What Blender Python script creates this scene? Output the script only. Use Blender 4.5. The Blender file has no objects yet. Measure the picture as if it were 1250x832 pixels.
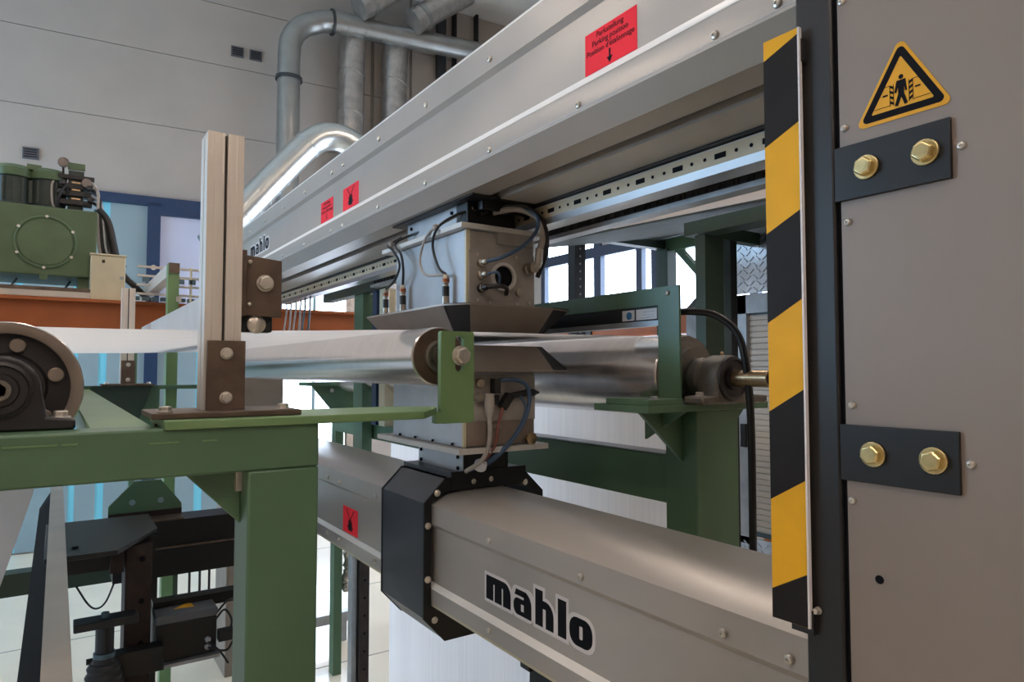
import bpy, bmesh, math, random
from mathutils import Vector, Matrix
random.seed(4)
S = bpy.context.scene
C = S.collection
ZO = 0.5          # machine datum: floor is at z = 0, all heights below are given 0.5 m lower
# ------------------------------------------------------------------ camera
cd = bpy.data.cameras.new('camera'); cam = bpy.data.objects.new('camera', cd); C.objects.link(cam)
S.camera = cam
cd.sensor_width = 36.0; cd.lens = 820.0 / 1250.0 * 36.0; cd.clip_start = 0.02; cd.clip_end = 200
PITCH, YAW = math.radians(2.514), math.radians(34.066)
cam.location = (0, 0, 1.5 + ZO)
cam.rotation_euler = (math.pi / 2 + PITCH, 0, -YAW)
# ------------------------------------------------------------------ world, exposure
w = bpy.data.worlds.new('world'); S.world = w; w.use_nodes = True
wb = w.node_tree.nodes['Background']; wb.inputs[0].default_value = (0.62, 0.78, 1.0, 1); wb.inputs[1].default_value = 1.0
vs = S.view_settings
vs.view_transform = 'Standard'; vs.look = 'None'; vs.gamma = 1.0; vs.use_curve_mapping = False
vs.exposure = 0.5
LAMP = 38.0        # emission of the ceiling tubes
DAY = 1.0         # daylight scale

def arealight(name, loc, rot, sx, sy, power, col):
    l = bpy.data.lights.new(name, 'AREA'); l.shape = 'RECTANGLE'; l.size = sx; l.size_y = sy
    l.energy = power; l.color = col
    o = bpy.data.objects.new(name, l); C.objects.link(o); o.location = loc; o.rotation_euler = rot
    return o
R90 = math.pi / 2
# daylight outside the opening of the left wall; the glazed windows give their own daylight
arealight('daylight_window_left', (-5.3, 6.8, 2.4 + ZO), (0, -R90, 0), 3.0, 4.4, 280 * DAY, (0.45, 0.72, 1.0))

# ------------------------------------------------------------------ materials
def lin(c): 
    c = c / 255.0
    return c / 12.92 if c <= 0.04045 else ((c + 0.055) / 1.055) ** 2.4
def rgb(r, g, b): return (lin(r), lin(g), lin(b), 1)
MATS = {}
def mat(name, col, rough=0.5, metal=0.0, var=0.06, scale=6.0, bump=0.0, bscale=60.0, emit=0.0, ecol=None, stretch=None, spec=0.5, trans=0.0, coat=0.0):
    m = bpy.data.materials.new(name); m.use_nodes = True
    nt = m.node_tree; b = nt.nodes['Principled BSDF']
    b.inputs['Roughness'].default_value = rough; b.inputs['Metallic'].default_value = metal
    b.inputs['Specular IOR Level'].default_value = spec
    if coat: b.inputs['Coat Weight'].default_value = coat
    if trans: b.inputs['Transmission Weight'].default_value = trans
    tc = nt.nodes.new('ShaderNodeTexCoord'); mp = nt.nodes.new('ShaderNodeMapping')
    nt.links.new(tc.outputs['Object'], mp.inputs['Vector'])
    if stretch: mp.inputs['Scale'].default_value = stretch
    n = nt.nodes.new('ShaderNodeTexNoise'); n.inputs['Scale'].default_value = scale; n.inputs['Detail'].default_value = 5
    nt.links.new(mp.outputs[0], n.inputs['Vector'])
    r = nt.nodes.new('ShaderNodeValToRGB')
    c = rgb(*col)
    r.color_ramp.elements[0].position = 0.3; r.color_ramp.elements[1].position = 0.7
    r.color_ramp.elements[0].color = tuple(x * (1 - var * 1.6) for x in c[:3]) + (1,)
    r.color_ramp.elements[1].color = tuple(min(1, x * (1 + var)) for x in c[:3]) + (1,)
    nt.links.new(n.outputs['Fac'], r.inputs['Fac']); nt.links.new(r.outputs[0], b.inputs['Base Color'])
    if bump:
        n2 = nt.nodes.new('ShaderNodeTexNoise'); n2.inputs['Scale'].default_value = bscale; n2.inputs['Detail'].default_value = 4
        nt.links.new(mp.outputs[0], n2.inputs['Vector'])
        bp = nt.nodes.new('ShaderNodeBump'); bp.inputs['Strength'].default_value = bump; bp.inputs['Distance'].default_value = 0.01
        nt.links.new(n2.outputs['Fac'], bp.inputs['Height']); nt.links.new(bp.outputs[0], b.inputs['Normal'])
    if emit:
        b.inputs['Emission Color'].default_value = rgb(*(ecol or col)); b.inputs['Emission Strength'].default_value = emit
    MATS[name] = m
    return m
mat('beam_grey', (176, 171, 165), 0.38, 0.25, 0.03, 3)
mat('cover_grey', (178, 173, 167), 0.34, 0.25, 0.03, 4)
mat('lip_highlight', (246, 244, 240), 0.28, 0.0, 0.02, 4)  # near-white, the overhead lamp highlight put into the colour
mat('panel_grey', (139, 129, 122), 0.5, 0.1, 0.03, 5)
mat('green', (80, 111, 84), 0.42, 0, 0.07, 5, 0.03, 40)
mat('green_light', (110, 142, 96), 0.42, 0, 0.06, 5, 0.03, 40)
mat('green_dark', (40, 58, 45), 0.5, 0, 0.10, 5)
mat('black', (17, 17, 18), 0.45, 0, 0.12, 12)
mat('black_satin', (29, 29, 31), 0.42, 0.0, 0.08, 9)
mat('collar_grey', (66, 69, 76), 0.36, 0.2, 0.06, 7)
mat('anodised', (188, 190, 194), 0.3, 0.75, 0.04, 8)
mat('white_plate', (206, 204, 200), 0.4, 0.2, 0.04, 7)
mat('sensor_side', (186, 190, 196), 0.3, 0.55, 0.07, 9)
mat('sensor_front', (164, 159, 154), 0.5, 0.15, 0.10, 14)
mat('tray_grey', (140, 128, 118), 0.42, 0.3, 0.08, 8)
mat('lid_sheen', (86, 90, 96), 0.45, 0, 0.06, 9)  # black lifted to grey for the light the lid reflects
mat('black_matte', (13, 13, 14), 0.8, 0, 0.1, 9, spec=0.1)
mat('rubber', (34, 33, 34), 0.6, 0, 0.1, 20)
mat('roller_steel', (222, 217, 214), 0.22, 0.95, 0.04, 3, 0.008, 90, stretch=(1, 14, 1))
mat('roller_chrome', (232, 227, 225), 0.24, 0.97, 0.04, 3, 0.006, 90, stretch=(1, 14, 1))
mat('roller_end', (92, 76, 66), 0.55, 0.5, 0.2, 25)
mat('cast_iron', (112, 107, 100), 0.5, 0.6, 0.18, 22, 0.08, 60)
mat('bearing_black', (52, 50, 52), 0.42, 0.4, 0.15, 18)
mat('rim_steel', (150, 138, 128), 0.4, 0.7, 0.08, 10)
mat('bolt_zinc', (206, 200, 190), 0.3, 0.65, 0.08, 40)
mat('bolt_gold', (218, 200, 146), 0.28, 0.9, 0.14, 60)
mat('shaft_brass', (176, 152, 120), 0.3, 0.85, 0.12, 30, stretch=(1, 10, 1))
mat('alu_profile', (214, 208, 200), 0.4, 0.45, 0.07, 5, stretch=(8, 8, 0.6))
mat('groove', (70, 64, 58), 0.6, 0.2, 0.1, 20)
mat('raw_steel', (104, 88, 76), 0.5, 0.5, 0.22, 18, 0.04, 50)
mat('dark_rust', (58, 46, 42), 0.6, 0.4, 0.25, 14, 0.06, 50)
mat('yellow', (232, 176, 26), 0.45, 0, 0.06, 14)
mat('strip_black', (27, 26, 28), 0.5, 0, 0.12, 18, spec=0.3)
mat('sign_yellow', (226, 164, 20), 0.45, 0, 0.04, 14)
mat('ink', (14, 14, 20), 0.6, 0, 0.05, 30, spec=0.12)
mat('sticker_red', (255, 48, 64), 0.6, 0, 0.03, 20, spec=0.2)
mat('sticker_white', (226, 224, 226), 0.5, 0, 0.02, 20)
mat('label_blue', (40, 110, 160), 0.5, 0, 0.02, 20)
mat('cable_black', (26, 26, 28), 0.45, 0, 0.1, 30)
mat('cable_blue', (66, 92, 122), 0.35, 0, 0.1, 30)
mat('cable_grey', (168, 162, 156), 0.45, 0, 0.08, 30)
mat('cable_red', (138, 84, 78), 0.45, 0, 0.08, 30)
mat('connector_metal', (172, 164, 150), 0.35, 0.8, 0.12, 40)
mat('copper', (150, 92, 62), 0.4, 0.7, 0.12, 40)
mat('orange', (160, 84, 34), 0.5, 0, 0.10, 6)
mat('wall', (167, 157, 148), 0.75, 0, 0.03, 2, 0.02, 30)
mat('wall_joint', (132, 125, 117), 0.8, 0, 0.05, 8)
mat('ceiling', (226, 222, 216), 0.8, 0, 0.03, 2)
mat('floor', (232, 218, 194), 0.28, 0, 0.05, 1.2, 0.01, 8, coat=0.2)
mat('floor_joint', (150, 142, 130), 0.6, 0, 0.05, 8)
mat('blue_frame', (10, 46, 80), 0.45, 0, 0.08, 6)
mat('gate_cyan', (130, 148, 154), 0.4, 0, 0.04, 2, emit=0.02, ecol=(140, 190, 215))  # weak emission stands in for daylight through the leaves
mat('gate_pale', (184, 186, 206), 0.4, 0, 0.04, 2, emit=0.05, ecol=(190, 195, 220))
mat('gate_gap', (108, 184, 204), 0.4, 0, 0.02, 2, emit=0.09, ecol=(120, 215, 245))  # glow in place of daylight shining through the gaps
mat('pane_bright', (240, 245, 255), 0.3, 0, 0.01, 2, emit=8.0, ecol=(214, 232, 255))
mat('window_frame', (44, 56, 74), 0.5, 0.1, 0.08, 6)
mat('vent', (86, 86, 90), 0.6, 0, 0.1, 30)
mat('duct', (156, 156, 152), 0.34, 0.75, 0.08, 5)
mat('duct_bright', (196, 200, 198), 0.3, 0.9, 0.05, 5)
mat('duct_band', (70, 72, 74), 0.5, 0.6, 0.1, 10)
mat('foil', (178, 172, 166), 0.3, 0.75, 0.12, 10, 0.55, 26)
mat('hyd_green', (78, 100, 70), 0.42, 0, 0.10, 5, 0.02, 30)
mat('hyd_motor', (40, 52, 48), 0.45, 0.1, 0.15, 9)
mat('cream', (204, 196, 168), 0.5, 0, 0.06, 6)
mat('bench', (196, 188, 178), 0.5, 0.1, 0.06, 6)
mat('dial', (128, 116, 110), 0.4, 0, 0.08, 12)
mat('shutter', (206, 200, 192), 0.5, 0.1, 0.10, 5)
mat('checker', (196, 200, 206), 0.28, 0.85, 0.08, 12)
mat('rail_cream', (216, 203, 176), 0.45, 0.1, 0.06, 9)
mat('galv', (168, 172, 176), 0.42, 0.6, 0.12, 9)
mat('slate', (84, 104, 112), 0.45, 0.3, 0.1, 7)
mat('roof_dark', (66, 70, 68), 0.85, 0, 0.1, 8, spec=0.2)
mat('brick_pale', (188, 168, 152), 0.8, 0, 0.14, 12)
mat('tube_light', (255, 240, 220), 0.5, 0, 0.0, 2, emit=LAMP, ecol=(255, 238, 225))
def film_mat():
    m = bpy.data.materials.new('film'); m.use_nodes = True; nt = m.node_tree
    for n in list(nt.nodes): nt.nodes.remove(n)
    out = nt.nodes.new('ShaderNodeOutputMaterial'); mx = nt.nodes.new('ShaderNodeMixShader')
    d = nt.nodes.new('ShaderNodeBsdfPrincipled'); t = nt.nodes.new('ShaderNodeBsdfTranslucent')
    d.inputs['Base Color'].default_value = rgb(238, 232, 230); d.inputs['Roughness'].default_value = 0.35
    tc = nt.nodes.new('ShaderNodeTexCoord'); mp = nt.nodes.new('ShaderNodeMapping'); mp.inputs['Scale'].default_value = (1, 60, 0.8)
    nz = nt.nodes.new('ShaderNodeTexNoise'); nz.inputs['Scale'].default_value = 1.0; nz.inputs['Detail'].default_value = 4
    rp = nt.nodes.new('ShaderNodeValToRGB'); rp.color_ramp.elements[0].color = rgb(216, 222, 228); rp.color_ramp.elements[1].color = rgb(250, 250, 250)
    nt.links.new(tc.outputs['Object'], mp.inputs[0]); nt.links.new(mp.outputs[0], nz.inputs['Vector']); nt.links.new(nz.outputs['Fac'], rp.inputs[0]); nt.links.new(rp.outputs[0], t.inputs[0])
    mx.inputs[0].default_value = 0.72
    nt.links.new(d.outputs[0], mx.inputs[1]); nt.links.new(t.outputs[0], mx.inputs[2]); nt.links.new(mx.outputs[0], out.inputs[0])
    MATS['film'] = m
film_mat()

# ------------------------------------------------------------------ mesh helpers
ORG = {}
def perp(d):
    d = Vector(d).normalized(); a = Vector((0, 0, 1)) if abs(d.z) < 0.9 else Vector((1, 0, 0))
    u = d.cross(a).normalized(); return u, d.cross(u).normalized()
class MB:
    def __init__(s, xf=None): s.v = []; s.f = []; s.xf = xf
    def add(s, vs, fs):
        o = len(s.v); s.v += [Vector(p) for p in vs]; s.f += [tuple(i + o for i in f) for f in fs]; return s
    def box(s, x0, x1, y0, y1, z0, z1):
        return s.add([(x, y, z) for x in (x0, x1) for y in (y0, y1) for z in (z0, z1)],
                     [(0, 1, 3, 2), (4, 6, 7, 5), (0, 4, 5, 1), (2, 3, 7, 6), (0, 2, 6, 4), (1, 5, 7, 3)])
    def bar(s, p, q, wx, wz, up=(0, 0, 1)):
        p, q = Vector(p), Vector(q); d = (q - p).normalized(); u = d.cross(Vector(up))
        u = u.normalized() if u.length > 1e-6 else Vector((1, 0, 0)); n = u.cross(d).normalized()
        vs = [e + u * a * wx / 2 + n * b * wz / 2 for e in (p, q) for a, b in ((-1, -1), (1, -1), (1, 1), (-1, 1))]
        return s.add(vs, [(0, 1, 2, 3), (7, 6, 5, 4), (0, 4, 5, 1), (1, 5, 6, 2), (2, 6, 7, 3), (3, 7, 4, 0)])
    def prism(s, poly, axis, a, b):
        def P(p, t):
            return {'y': (p[0], t, p[1]), 'x': (t, p[0], p[1]), 'z': (p[0], p[1], t)}[axis]
        n = len(poly)
        return s.add([P(p, a) for p in poly] + [P(p, b) for p in poly],
                     [tuple(range(n)), tuple(range(2 * n - 1, n - 1, -1))] + [(i, (i + 1) % n, n + (i + 1) % n, n + i) for i in range(n)])
    def cyl(s, p, q, r0, r1=None, n=24, cap=True):
        r1 = r0 if r1 is None else r1; p, q = Vector(p), Vector(q); u, w_ = perp(q - p)
        A = [(math.cos(2 * math.pi * i / n), math.sin(2 * math.pi * i / n)) for i in range(n)]
        vs = [p + (u * c + w_ * t) * r0 for c, t in A] + [q + (u * c + w_ * t) * r1 for c, t in A]
        fs = [(i, (i + 1) % n, n + (i + 1) % n, n + i) for i in range(n)]
        if cap: fs += [tuple(range(n))[::-1], tuple(range(n, 2 * n))]
        return s.add(vs, fs)
    def lathe(s, p, d, prof, n=32, cap=True):
        p = Vector(p); d = Vector(d).normalized(); u, w_ = perp(d); k = len(prof); vs = []; fs = []
        for i in range(n):
            c, t = math.cos(2 * math.pi * i / n), math.sin(2 * math.pi * i / n)
            vs += [p + d * h + (u * c + w_ * t) * r for r, h in prof]
        for i in range(n):
            j = (i + 1) % n
            for m in range(k - 1): fs.append((i * k + m, j * k + m, j * k + m + 1, i * k + m + 1))
        if cap and prof[0][0] > 1e-6: fs.append(tuple(i * k for i in range(n)))
        if cap and prof[-1][0] > 1e-6: fs.append(tuple(i * k + k - 1 for i in range(n))[::-1])
        return s.add(vs, fs)
    def tube(s, pts, r, n=8, sub=6):
        P = [Vector(p) for p in pts]
        if len(P) > 2 and sub > 1:
            Q = []; E = [2 * P[0] - P[1]] + P + [2 * P[-1] - P[-2]]
            for i in range(1, len(E) - 2):
                a, b, c, d = E[i - 1:i + 3]
                for k in range(sub):
                    t = k / sub
                    Q.append(0.5 * ((2 * b) + (c - a) * t + (2 * a - 5 * b + 4 * c - d) * t * t + (3 * b - a - 3 * c + d) * t ** 3))
            Q.append(P[-1]); P = Q
        vs = []; fs = []; u = None
        for i, p in enumerate(P):
            d = (P[min(i + 1, len(P) - 1)] - P[max(i - 1, 0)]).normalized()
            if u is None: u, _ = perp(d)
            u = (u - d * u.dot(d)).normalized(); w_ = d.cross(u)
            rr = r[min(i, len(r) - 1)] if isinstance(r, (list, tuple)) else r
            vs += [p + (u * math.cos(2 * math.pi * k / n) + w_ * math.sin(2 * math.pi * k / n)) * rr for k in range(n)]
        for i in range(len(P) - 1):
            for k in range(n): fs.append((i * n + k, i * n + (k + 1) % n, (i + 1) * n + (k + 1) % n, (i + 1) * n + k))
        fs += [tuple(range(n))[::-1], tuple(range((len(P) - 1) * n, len(P) * n))]
        return s.add(vs, fs)
    def bolt(s, p, d, r, h, washer=1.35, dome=True):
        p = Vector(p); d = Vector(d).normalized(); u, w_ = perp(d)
        if washer: s.cyl(p, p + d * h * 0.28, r * washer, r * washer * 0.98, 20)
        A = [(math.cos(math.pi * i / 3 + 0.3), math.sin(math.pi * i / 3 + 0.3)) for i in range(6)]
        L = [(1.0, 0.2), (1.0, 0.85), (0.86, 1.0)]
        vs = []
        for k, hh in L: vs += [p + d * h * hh + (u * c + w_ * t) * r * k for c, t in A]
        fs = [tuple(range(12, 18))]
        for l in range(2): fs += [(l * 6 + i, l * 6 + (i + 1) % 6, l * 6 + 6 + (i + 1) % 6, l * 6 + 6 + i) for i in range(6)]
        return s.add(vs, fs)
    def screw(s, p, d, r, h):
        return s.lathe(p, d, [(r, 0), (r, h * 0.4), (r * 0.8, h * 0.8), (r * 0.35, h), (r * 0.3, h * 0.7), (0, h * 0.7)], 12)
    def build(s, name, m, parent=None, bevel=0.0, smooth=True):
        org = ORG[parent.name] if parent else Vector((0, 0, 0))
        vs = s.v if s.xf is None else [s.xf @ p for p in s.v]
        me = bpy.data.meshes.new(name)
        me.from_pydata([tuple(Vector((p.x, p.y, p.z + ZO)) - org) for p in vs], [], s.f)
        bm = bmesh.new(); bm.from_mesh(me); bmesh.ops.recalc_face_normals(bm, faces=bm.faces); bm.to_mesh(me); bm.free()
        me.materials.append(MATS[m])
        if smooth:
            me.polygons.foreach_set('use_smooth', [True] * len(me.polygons)); me.set_sharp_from_angle(angle=math.radians(35))
        o = bpy.data.objects.new(name, me); C.objects.link(o)
        if parent: o.parent = parent
        ORG[o.name] = org
        if bevel:
            b = o.modifiers.new('bevel', 'BEVEL'); b.width = bevel; b.segments = 2; b.limit_method = 'ANGLE'; b.angle_limit = math.radians(40); b.harden_normals = False
        return o
def tag(o, label, cat, group=None, kind=None):
    o['label'] = label; o['category'] = cat
    if group: o['group'] = group
    if kind: o['kind'] = kind
    return o
def thing(name, loc, label, cat, group=None):
    o = bpy.data.objects.new(name, None); C.objects.link(o); o.location = (loc[0], loc[1], loc[2] + ZO); o.empty_display_size = 0.05
    ORG[o.name] = Vector(o.location)
    return tag(o, label, cat, group)
def struct(o): o['kind'] = 'structure'; return o
def arc(cx, cy, r, a0, a1, n=8): return [(cx + r * math.cos(math.radians(a0 + (a1 - a0) * i / n)), cy + r * math.sin(math.radians(a0 + (a1 - a0) * i / n))) for i in range(n + 1)]
def rrect(x0, x1, y0, y1, r, n=6):
    return arc(x1 - r, y0 + r, r, -90, 0, n) + arc(x1 - r, y1 - r, r, 0, 90, n) + arc(x0 + r, y1 - r, r, 90, 180, n) + arc(x0 + r, y0 + r, r, 180, 270, n)
def text(s, size, x, y, z, m, name, parent, align='CENTER', off=0.0, xdir=(0, -1, 0), zdir=(0, 0, 1), sx=1.0):
    cu = bpy.data.curves.new('t', 'FONT'); cu.body = s; cu.size = size; cu.align_x = align; cu.offset = off; cu.resolution_u = 3
    o = bpy.data.objects.new('t', cu); C.objects.link(o)
    dg = bpy.context.evaluated_depsgraph_get(); me = o.evaluated_get(dg).to_mesh()
    X, Z = Vector(xdir), Vector(zdir)
    b = MB(); b.add([Vector((x, y, z)) + X * v.co.x * sx + Z * v.co.y for v in me.vertices], [tuple(p.vertices) for p in me.polygons])
    bpy.data.objects.remove(o); bpy.data.curves.remove(cu)
    return b.build(name, m, parent, smooth=False)
def copy_obj(o, parent, delta):
    c = o.copy(); C.objects.link(c); c.parent = parent; c.location = Vector(o.location) + Vector(delta); ORG[c.name] = ORG[o.name]; return c

# ================================================================== SETTING
WA = math.radians(-5)
WX = Matrix.Translation((0, 9.1, 0)) @ Matrix.Rotation(WA, 4, 'Z')     # back wall frame: x along wall, -y into the room
FZ = -0.5
struct(MB().box(-5.6, 6.6, -4.5, 9.8, FZ - 0.2, FZ).build('floor', 'floor'))
fl = bpy.data.objects['floor']
for y in (3.05, 4.55, 6.05, 7.55): MB().box(-5.2, 6.2, y - .006, y + .006, FZ - .001, FZ + .0012).build('joint_strip', 'floor_joint', fl)
struct(MB().box(-5.6, 6.6, -4.5, 9.8, 6.9, 7.1).build('ceiling', 'ceiling'))
struct(MB().box(-5.6, 6.6, -4.5, -4.3, FZ, 6.9).build('wall_front', 'wall'))
# left wall with a long daylight opening (outside the frame)
b = MB()
b.box(-5.2, -5.0, -4.3, 9.6, FZ, 0.9).box(-5.2, -5.0, -4.3, 9.6, 3.9, 6.9).box(-5.2, -5.0, -4.3, 4.6, 0.9, 3.9).box(-5.2, -5.0, 9.0, 9.6, 0.9, 3.9)
struct(b.build('wall_left', 'wall'))
# right wall with window band
wr = MB()
wr.box(6.0, 6.2, -4.3, 9.2, FZ, 1.2).box(6.0, 6.2, -4.3, 9.2, 3.44, 6.9).box(6.0, 6.2, -4.3, 2.2, 1.2, 3.44).box(6.0, 6.2, 8.05, 9.2, 1.2, 3.44).box(6.0, 6.2, 2.2, 6.79, 3.1, 3.44)
struct(wr.build('wall_right', 'wall'))
def winpost(y0, y1): return MB().box(5.97, 6.12, y0, y1, 1.2, 3.44 if y0 > 6.5 else 3.04)
win = struct(MB().box(5.96, 6.14, 2.2, 8.05, 3.02, 3.16).build('window_1', 'window_frame'))
win['label'] = 'blue framed window band in the far right wall'
for y0, y1 in ((2.2, 2.3), (3.2, 3.3), (4.3, 4.4), (5.0, 5.1), (5.66, 5.80), (5.96, 6.06), (6.72, 6.86), (7.96, 8.05)): winpost(y0, y1).build('window_mullion', 'window_frame', win)
MB().box(5.96, 6.14, 2.2, 8.05, 1.14, 1.24).build('window_sill', 'galv', win)
MB().box(5.96, 6.14, 6.79, 8.05, 3.40, 3.46).build('window_head', 'blue_frame', win)
ed = [2.25, 3.25, 4.35, 5.05, 5.73, 6.01, 6.79, 8.0]
for a, c in zip(ed[:-1], ed[1:]):
    MB().box(6.05, 6.06, a, c, 1.22, 3.05).build('window_pane', 'pane_bright', win)
    if a > 6.5: MB().box(6.05, 6.06, a, c, 3.12, 3.42).build('window_pane', 'pane_bright', win)
# back wall: panels laid in courses around the gates
wallb = struct(MB(WX).box(-5.3, 6.7, 0.015, 0.25, FZ, 6.9).build('wall_back', 'wall_joint'))
courses = [3.57, 4.46, 5.35, 6.13, 6.9]
for z0, z1 in zip(courses[:-1], courses[1:]):
    for x0, x1 in ((-5.3, -1.9), (-1.9, 3.56), (3.61, 4.13), (4.17, 4.8), (4.83, 6.6)):
        MB(WX).box(x0, x1, 0.0, 0.06, z0 + .004, z1 - .004).build('wall_panel', 'wall', wallb)
for x0, x1 in ((3.42, 4.13), (4.17, 6.6)): MB(WX).box(x0, x1, 0.0, 0.06, FZ, 3.57).build('wall_panel', 'wall', wallb)
MB(WX).box(-5.3, -2.0, 0.0, 0.06, FZ, 3.57).build('wall_panel', 'wall', wallb)
# gates: blue frame, cyan leaves and gaps with a faint daylight glow put into the material
d1 = struct(MB(WX).box(0.85, 0.99, -0.06, 0.05, FZ, 3.5).build('door_1', 'blue_frame')); d1['label'] = 'blue framed gate with pale cyan leaves in the back wall'
MB(WX).box(-2.0, 0.99, -0.06, 0.05, 3.46, 3.57).build('door_header', 'blue_frame', d1)
MB(WX).box(0.99, 2.35, -0.06, 0.05, 3.36, 3.57).build('door_header', 'blue_frame', d1)
MB(WX).box(2.26, 2.4, -0.06, 0.05, FZ, 3.57).build('door_jamb', 'blue_frame', d1)
for x0, x1 in ((-2.0, -1.5), (-1.44, -.95), (-.89, -.4), (-.34, .13), (.19, .39), (.47, .85)): MB(WX).box(x0, x1, 0.0, 0.04, FZ + .02, 3.46).build('door_leaf', 'gate_cyan', d1)
for x0, x1 in ((-1.5, -1.44), (-.95, -.89), (-.4, -.34), (.13, .19), (.39, .47)): MB(WX).box(x0, x1, 0.012, 0.03, FZ + .02, 3.46).build('gap_glow', 'gate_gap', d1)
MB(WX).box(0.99, 1.40, 0.0, 0.04, 1.75, 3.36).build('door_leaf', 'gate_pale', d1); MB(WX).box(1.40, 2.26, 0.0, 0.04, 1.75, 3.36).build('door_leaf', 'gate_pale', d1)
for x0, x1 in ((.99, 1.08), (1.20, 1.41), (1.50, 1.85), (1.9, 2.26)): MB(WX).box(x0, x1, 0.0, 0.04, FZ + .02, 1.75).build('door_leaf', 'gate_cyan', d1)
for x0, x1 in ((1.08, 1.20), (1.41, 1.50), (1.85, 1.9)): MB(WX).box(x0, x1, 0.012, 0.03, FZ + .02, 1.75).build('gap_glow', 'gate_gap', d1)
MB(WX).cyl((.925, -.06, 2.72), (.925, -.09, 2.72), .03, n=12).build('door_handle', 'bolt_zinc', d1)
d2 = struct(MB(WX).box(2.40, 3.24, 0.002, 0.012, 0.3, 2.66).build('door_2', 'pane_bright')); d2['label'] = 'bright daylit opening in the back wall behind the roller'
MB(WX).box(2.40, 3.24, -0.02, 0.06, 2.66, 3.57).build('door_panel', 'gate_pale', d2)
MB(WX).box(2.40, 3.24, -0.02, 0.06, FZ, 0.3).build('door_panel', 'gate_pale', d2)
MB(WX).box(2.80, 2.84, -0.02, 0.03, 0.3, 2.66).build('door_mullion', 'gate_cyan', d2)
pil = struct(MB(WX).box(3.24, 3.42, -0.02, 0.06, FZ, 3.57).build('trim_1', 'brick_pale')); pil['label'] = 'narrow brick pier beside the bright opening'
for i in range(26): MB(WX).box(3.245 + (.05 if i % 2 else 0), 3.33 + (.05 if i % 2 else 0), -0.03, -0.02, 1.75 + i * .07, 1.81 + i * .07).build('brick', 'brick_pale', pil)
# vents on the wall
for x0, x1, z0, z1, lab in ((1.74, 1.89, 5.50, 5.63, 'small dark wall vent, upper pair, the one farther from the bent duct'), (1.96, 2.11, 5.50, 5.63, 'small dark wall vent, upper pair, the one next to the bent duct'), (-.38, -.23, 3.85, 3.98, 'small dark wall vent above the green hydraulic tank')):
    v = thing('wall_vent', WX @ Vector(((x0 + x1) / 2, -.01, z0)), lab, 'vent', 'square vents on the back wall')
    MB(WX).box(x0, x1, -.02, 0, z0, z1).build('vent_frame', 'vent', v)
    for k in range(4): MB(WX).box(x0 + .015, x1 - .015, -.028, -.02, z0 + .018 + k * .027, z0 + .03 + k * .027).build('slat', 'strip_black', v)
# rails and cables standing on the back wall, upper right of it
for x0, x1, m, lab in ((4.54, 4.67, 'duct_band', 'broad dark steel upright on the back wall right of the insulated pipes'), (4.80, 4.84, 'strip_black', 'thin dark cable conduit on the back wall beside the broad upright'), (5.16, 5.20, 'strip_black', 'thin dark cable conduit on the back wall farthest to the right')):
    p = thing('wall_conduit', WX @ Vector(((x0 + x1) / 2, -.05, 3.6)), lab, 'conduit')
    MB(WX).box(x0, x1, -.09, 0, 3.6, 6.9).build('channel', m, p)
    for z in (4.2, 5.2, 6.2): MB(WX).box(x0 - .02, x1 + .02, -.1, 0, z, z + .03).build('clamp', 'duct_band', p)
# ------------------------------------------------------------------ ducts
d = thing('bent_duct', WX @ Vector((2.37, -.4, 3.6)), 'galvanised round duct rising then bending along the back wall', 'duct')
pts = [(2.38, -.4, 3.0), (2.38, -.4, 4.2), (2.38, -.4, 5.45)] + [(2.38 + .45 * (1 - math.cos(t)), -.4, 5.55 + .45 * math.sin(t)) for t in (.4, .8, 1.2)] + [(2.95, -.4, 6.06), (4.0, -.4, 6.1), (5.1, -.4, 6.15), (5.55, -.4, 6.17)]
MB(WX).tube(pts, .14, 20).build('pipe', 'duct', d)
for p, q in (((2.38, -.4, 5.16), (2.38, -.4, 5.20)), ((2.90, -.4, 6.05), (2.93, -.4, 6.053))): MB(WX).cyl(p, q, .165, n=24).build('flange', 'duct_band', d)
for i in range(10): MB(WX).cyl((3.1 + i * .24, -.4, 6.065 + i * .011), (3.11 + i * .24, -.4, 6.065 + i * .011), .144, n=20).build('seam', 'duct', d)
for x0, lab in ((3.23, 'foil wrapped vertical pipe on the back wall nearest the bent duct'), (3.84, 'foil wrapped vertical pipe on the back wall farther right')):
    d = thing('insulated_pipe', WX @ Vector((x0, -.2, 3.0)), lab, 'pipe', 'foil wrapped pipes')
    MB(WX).tube([(x0, -.2, 2.9 + .2 * i) for i in range(15)] + [(x0 + .02, -.2, 6.0)], [.175 + .006 * random.random() for _ in range(40)], 22, 1).build('wrap', 'foil', d)
    for z in (4.3, 4.95, 5.5): MB(WX).tube([(x0 + .18 * math.cos(t), -.2 + .18 * math.sin(t), z - .05 * math.cos(t)) for t in [k * .449 for k in range(15)]], .008, 6, 1).build('tape_band', 'foil', d)
for x0, x1, lab in ((3.2, 3.95, 'foil wrapped pipe slanting up to the ceiling, left one'), (3.95, 4.75, 'foil wrapped pipe slanting up to the ceiling, right one')):
    d = thing('slanted_pipe', WX @ Vector((x0, -.6, 6.2)), lab, 'pipe', 'slanted foil pipes')
    MB(WX).tube([(x0, -.62, 6.22), (x0 + .35, -.62, 6.5), (x1, -.62, 6.85)], .17, 18).build('wrap', 'foil', d)
    MB(WX).cyl((x0 + .12, -.62, 6.31), (x0 + .16, -.62, 6.345), .19, n=20).build('band', 'duct', d)
d = thing('elbow_duct', (1.6, 7, 2.9), 'large shiny spiral duct elbow curving over the beam', 'duct')
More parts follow.
